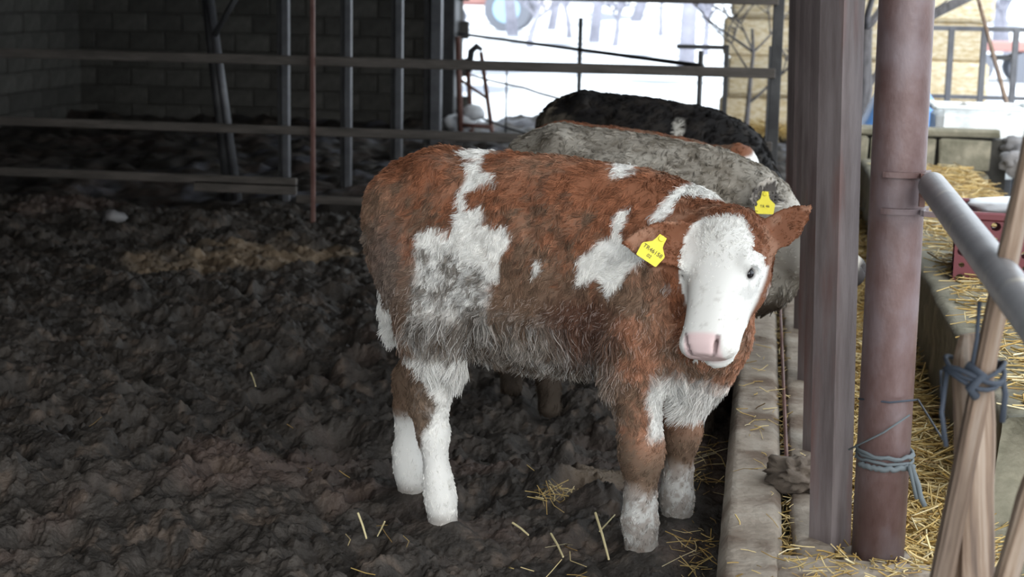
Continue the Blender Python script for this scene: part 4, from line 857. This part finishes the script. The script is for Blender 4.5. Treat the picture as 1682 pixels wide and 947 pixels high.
def len_main(P):
    s, y, z = P.T; L = .018+.010*vn(P, 9, 3); L = np.where((z < .60) & (s < .26) & (s > -.33), .046+.030*vn(P, 14, 4), L); leg = (z < .46) & ((s < -.2) | (s > .22)); L = np.where(leg, .012+.010*sstep(.25, .45, z), L); L = np.where(z < .16, .011, L)
    L = np.where((np.hypot(s-.462, z-.42) < .07) & (s > .39), .04+.06*sstep(.07, .01, np.hypot(s-.46, z-.41)), L); tl = (tail_d(P) < .008) & (z < .66); L = np.where(tl, .055, L)
    hd = is_head(P); u, t, n = hd_uvn(P); L = np.where(hd, .0055+.0075*sstep(.20, .0, u), L); L = np.where(in_ear(P), .010, L); return L
def dens_main(P):
    s, y, z = P.T; d = np.where(y > .05, .5, 1.0); hd = is_head(P); u, t, n = hd_uvn(P); d = np.where(hd, 2.2, d); d = np.where(hd & (u > .335) & (np.abs(t) < .062) & (n > -.115), .0, d); d = np.where(in_ear(P), 1.6, d); d = np.where(hd & (np.hypot(u-.150, n+.048) < .021) & (np.abs(t) > .07), 0, d)
    d = np.where((np.hypot(s-.46, z-.43) < .08) & (s > .385), 1.8, d); d = np.where((tail_d(P) < .008) & (z < .66), 9, d); d = np.where(z < .02, 0, d); return d
def dir_main(P, N):
    s, y, z = P.T; D = np.tile([-.62, 0, -.75], (len(P), 1)); D = np.where(((z < .6))[:, None], [-.15, 0, -1.0], D); D = np.where((s > .30)[:, None], [-.2, -.25, -.9], D); hd = is_head(P)
    u, t, n = hd_uvn(P); fd = H['A'][None, :]*np.clip((u-.10)/.07, -1, 1)[:, None]+H['T'][None, :]*(t*7)[:, None]; D = np.where(hd[:, None], fd, D)
    for e in E: q = P-e['O']; x = q@e['e']/e['L']; m = (x > .1) & (x < 1.1) & (np.abs(q@e['w']) < e['W']*1.2) & (np.abs(q@e['n']) < .05); D[m] = e['e']
    return D
fur('coat', V, F, nrm, dens_main, len_main, dir_main, coat, 230000, calf, M['fur'], 5, stick=.38)
def eye_and_lid(H, parent):
    for sg in (-1, 1):
        c = H['O']+(H['A']*.150+H['T']*sg*.0905+H['N']*(-.050))*H['s']; o = lump('eye', c, .0155*H['s'], M['eye'], 3, parent=parent, sq=(1, 1, 1), n=3)
def lump_sphere(): pass
def ball(name, c, r, m, parent):
    import bmesh
    bm = bmesh.new(); bmesh.ops.create_uvsphere(bm, u_segments=20, v_segments=12, radius=r); me_ = bpy.data.meshes.new(name); bm.to_mesh(me_); bm.free(); o = link(name, me_, m, parent, True); o.location = c; return o
for sg in (-1, 1): ball('eye', H['O']+(H['A']*.150+H['T']*sg*.0895+H['N']*(-.050))*H['s'], .0150*H['s'], M['eye'], calf)
lash = MB()
for sg in (-1, 1):
    for k in range(16):
        a = (k-7.5)/7.5; b = H['O']+(H['A']*(.150-.016+.004*a*a)+H['T']*sg*(.099-.004*a*a)+H['N']*(-.050+.018*a))*H['s']; d = H['T']*sg*.75-H['A']*.15+H['N']*(.15+.35*a)
        lash.tube([b, b+d*.014, b+d*.026+H['A']*.006], [.0011, .0009, .0003], 4)
o = lash.build('eyelash', plain('white_lash', (.85, .85, .84), .6), calf); o['kind'] = 'stuff'
def ear_tag(parent, O, right, down, out, w, h, rows):
    """flag tag: neck with button on top, wide plate below; O = button"""
    right, down, out = unit(right), unit(down), unit(out); R = np.stack([right, down, out], 1)
    pr = [(-.16, -.06), (.16, -.06), (.19, .14), (.24, .30), (.50, .52), (.52, .60), (.46, 1.0), (.42, 1.03), (-.42, 1.03), (-.46, 1.0), (-.52, .60), (-.50, .52), (-.24, .30), (-.19, .14)]
    n = len(pr); v = [(x*w, y*h, s_*.0012+.012*(y-.5)**2*h*4*0.3) for s_ in (-1, 1) for x, y in pr]; f = [tuple(range(n))[::-1], tuple(range(n, 2*n))]+[(j, (j+1) % n, n+(j+1) % n, n+j) for j in range(n)]
    v = np.array(v)@R.T; mb = MB().add(v, f); t = mb.build('ear_tag', M['yellow'], parent); t.location = O
    b = MB().tube([np.array([0, .05*h, .0])@R.T, np.array([0, .05*h, .006])@R.T], [.0085, .007], 14).build('button', M['yellow'], t)
    for (txt, size, yy) in rows:
        cu = bpy.data.curves.new('lettering', 'FONT'); cu.body = txt; cu.size = size; cu.align_x = 'CENTER'; cu.align_y = 'CENTER'; cu.extrude = .0003; cu.materials.append(M['black'])
        o = bpy.data.objects.new('lettering', cu); COL.objects.link(o); me_ = bpy.data.meshes.new_from_object(o); bpy.data.objects.remove(o); o = link('lettering', me_, None, t); z_ = .0022+.0144*(yy-.5)**2*h
        Mx = Matrix(np.stack([right, -down, out], 1).tolist()).to_4x4(); Mx.translation = Vector(np.array([0, yy*h, z_])@R.T); o.matrix_local = Mx
    return t
e0 = E[0]; tg = loc_(at(1088, 390, 3.945))
ear_tag(calf, tg, er_*.82-eu_*.55+ev_*.1, -eu_*.80-er_*.58+ev_*.12, ev_+eu_*.12, .062, .068, [('TR46158', .0145, .60), ('02', .012, .83)])['label'] = 'yellow plastic ear tag with black print'
print('main calf', len(V))

# ---- the three calves behind, heads low through the barrier
def generic(name_label, C, rz, scale, coatf, seed, n_f, pitch=0.0, head_o=(.60, 0, .80), head_a=(.80, 0, -.60), head_n=(.60, 0, .80), furlen=.03, ears_=None, tagged=False, rad=.0013):
    if ears_ is None:
        hO, hA, hN = np.array(head_o), unit(head_a), np.array(head_n); hN = unit(hN-hA*(hN@hA)); hT = np.cross(hN, hA)
        ears_ = [(hO+hA*.03-hN*.06+hT*sg*.075, hT*sg*.85-hN*.35-hA*.2, hA*.7+hT*sg*-.1+hN*.5, .145, .05, .024) for sg in (-1, 1)]
    neck = [((.26, 0, .76), .17), ((.42, 0, .75), .145)]
    V, F, H, E = make_body(.011, dict(O=head_o, A=head_a, N=head_n, s=.93), ears_, [((-.43, 0, .93), .035), ((-.485, 0, .87), .028), ((-.495, 0, .7), .022), ((-.49, 0, .42), .018)], neck=neck)
    e = empty('calf', C, rz); e.rotation_euler = (0, pitch, rz); e.scale = (scale,)*3; tag(e, name_label, 'calf')
    me = np_mesh('body', V, F); nm = np.zeros(len(V)*3, np.float32); me.vertices.foreach_get('normal', nm); nm = nm.reshape(-1, 3).astype(float)
    if np.mean(np.sum(nm*(V-V.mean(0)), 1)) < 0: me.flip_normals(); nm = -nm
    cf = lambda P: coatf(P, H, E); set_col(me, 'coat', cf(V)); link('body', me, M['skin'], e, True)
    def hd(P): q = (P-H['O'])/H['s']; u, t, n = q@H['A'], q@H['T'], q@H['N']; return (u > -.02) & (u < .45) & (np.abs(t) < .14) & (n > -.2) & (n < .08)
    def ie(P):
        r = np.zeros(len(P), bool)
        for q_ in E: q = P-q_['O']; x = q@q_['e']/q_['L']; r |= (x > .05) & (x < 1.1) & (np.abs(q@q_['w']) < q_['W']*1.2) & (np.abs(q@q_['n']) < .05)
        return r
    fur('coat', V, F, nm, lambda P: np.where(P[:, 2] < .5, .3, 1.0)*np.where(hd(P) & ((P-H['O'])@H['A'] > .31), .1, 1), lambda P: np.where(hd(P) | ie(P), .009, furlen), lambda P, N: np.where(hd(P)[:, None], -H['A'][None, :], np.tile([-.6, 0, -.8], (len(P), 1))), cf, n_f, e, M['fur'], seed, rad, clump=22, stick=.6)
    for sg in (-1, 1): ball('eye', H['O']+(H['A']*.150+H['T']*sg*.0895+H['N']*(-.050))*H['s'], .0150*H['s'], M['eye'], e)
    return e, H, E
def inear(P, E, side=True):
    r = np.zeros(len(P), bool)
    for e in E: q = P-e['O']; x = q@e['e']/e['L']; z = q@e['n']; r |= (x > .12) & (x < .95) & (np.abs(q@e['w']) < e['W']*.62) & (z > .002) & (z < .04)
    return r
def coat_grey(P, H, E):
    n1, n2, n3 = fbm(P, 6, 4, 101), fbm(P, 26, 3, 102), fbm(P, 80, 2, 103); c = mix(np.tile(np.array([.25, .225, .19]), (len(P), 1)), np.array([.14, .12, .095]), sstep(.42, .66, .5*n2+.5*n3)); c = mix(c, np.array([.42, .39, .34]), sstep(.56, .74, n1)*.6)
    q = (P-H['O'])/H['s']; u, t, n = q@H['A'], q@H['T'], q@H['N']; hd = (u > 0) & (u < .45) & (np.abs(t) < .14) & (n > -.2) & (n < .06); c = mix(c, np.array([.38, .35, .31]), hd*.8); c = mix(c, np.array([.03, .026, .026]), hd*sstep(.335, .36, u))
    c = mix(c, MUDC*.4, sstep(.55, .45, P[:, 2])*.95)  # mud colour taken near black, painting darkness around the legs
    ea = np.zeros(len(P), bool)
    for e_ in E: q = P-e_['O']; x = q@e_['e']/e_['L']; ea |= (x > .1) & (x < 1.1) & (np.abs(q@e_['w']) < e_['W']*1.2) & (np.abs(q@e_['n']) < .05)
    c = mix(c, np.array([.40, .37, .33]), ea*.9)
    return mix(c, np.array([.03, .024, .022]), inear(P, E)*.92)
def coat_black(P, H, E):
    n1, n2 = fbm(P, 7, 4, 111), fbm(P, 30, 3, 112); c = mix(np.tile(np.array([.006, .005, .005]), (len(P), 1)), np.array([.016, .013, .011]), sstep(.5, .7, n2)); s, y, z = P.T
    c = mix(c, np.array([.13, .11, .085]), sstep(-.28, -.44, s+.12*(n1-.5))*sstep(.45, .62, .5*n1+.5*n2)*.9); w = (n2-.5)*.05; b = sstep(.030, .016, np.abs(s-.165+.20*(z-.85)*(z < .86)+w*.5))*sstep(.95, .92, z)*sstep(.66, .72, z)*(y < .05); return mix(c, np.array([.42, .40, .36]), b*.95)
def coat_brown(P, H, E):
    n1, n2 = fbm(P, 7, 4, 121), fbm(P, 30, 3, 122); c = mix(np.tile(BROWN*.85, (len(P), 1)), MUDC*1.2, sstep(.48, .66, .5*n1+.5*n2)*.8); q = (P-H['O'])/H['s']; u, t, n = q@H['A'], q@H['T'], q@H['N']; hd = (u > .0) & (u < .45) & (np.abs(t) < .125) & (n > -.2) & (n < .08)
    return mix(c, WHITE, hd*sstep(.0, .02, u+(n2-.5)*.03)*sstep(-.12, -.09, n))
GC = np.array([-.46, 5.62, 0]); gy, GH, GE = generic('woolly grey calf standing behind the brown and white calf, head through the bars', GC, math.radians(-2), .955, coat_grey, 61, 60000, pitch=.065, head_o=(.52, -.07, .82), head_a=(.86, .02, -.46), head_n=(.46, -.1, .86), furlen=.022,
    ears_=[((.50, -.175, .885), (-.60, -.70, -.20), (.35, -.85, .30), .150, .060, .032), ((.50, .03, .76), (-.2, .9, .1), (.7, .2, .3), .14, .05, .022)])
te = GE[0]; ear_tag(gy, te['O']+te['e']*.055+np.array([-.012, -.05, .012]), (.98, .1, .05), (.08, -.1, -1), (0, -1, .05), .066, .070, [('TR 46', .013, .66)])['label'] = 'yellow ear tag in the grey ear'
generic('brown calf mostly hidden between the grey calf and the black calf', (-.56, 6.50, 0), math.radians(-2), .90, coat_brown, 62, 26000, pitch=.05, head_o=(.53, -.06, .965), head_a=(.42, 0, -.90), head_n=(.90, -.1, .42), furlen=.022)
generic('black calf with a pale stripe on its side standing farthest back', (-.56, 7.42, 0), math.radians(-3), .965, coat_black, 63, 34000, pitch=.05, head_o=(.62, 0, .70), head_a=(.7, 0, -.7), head_n=(.7, 0, .7), furlen=.028)
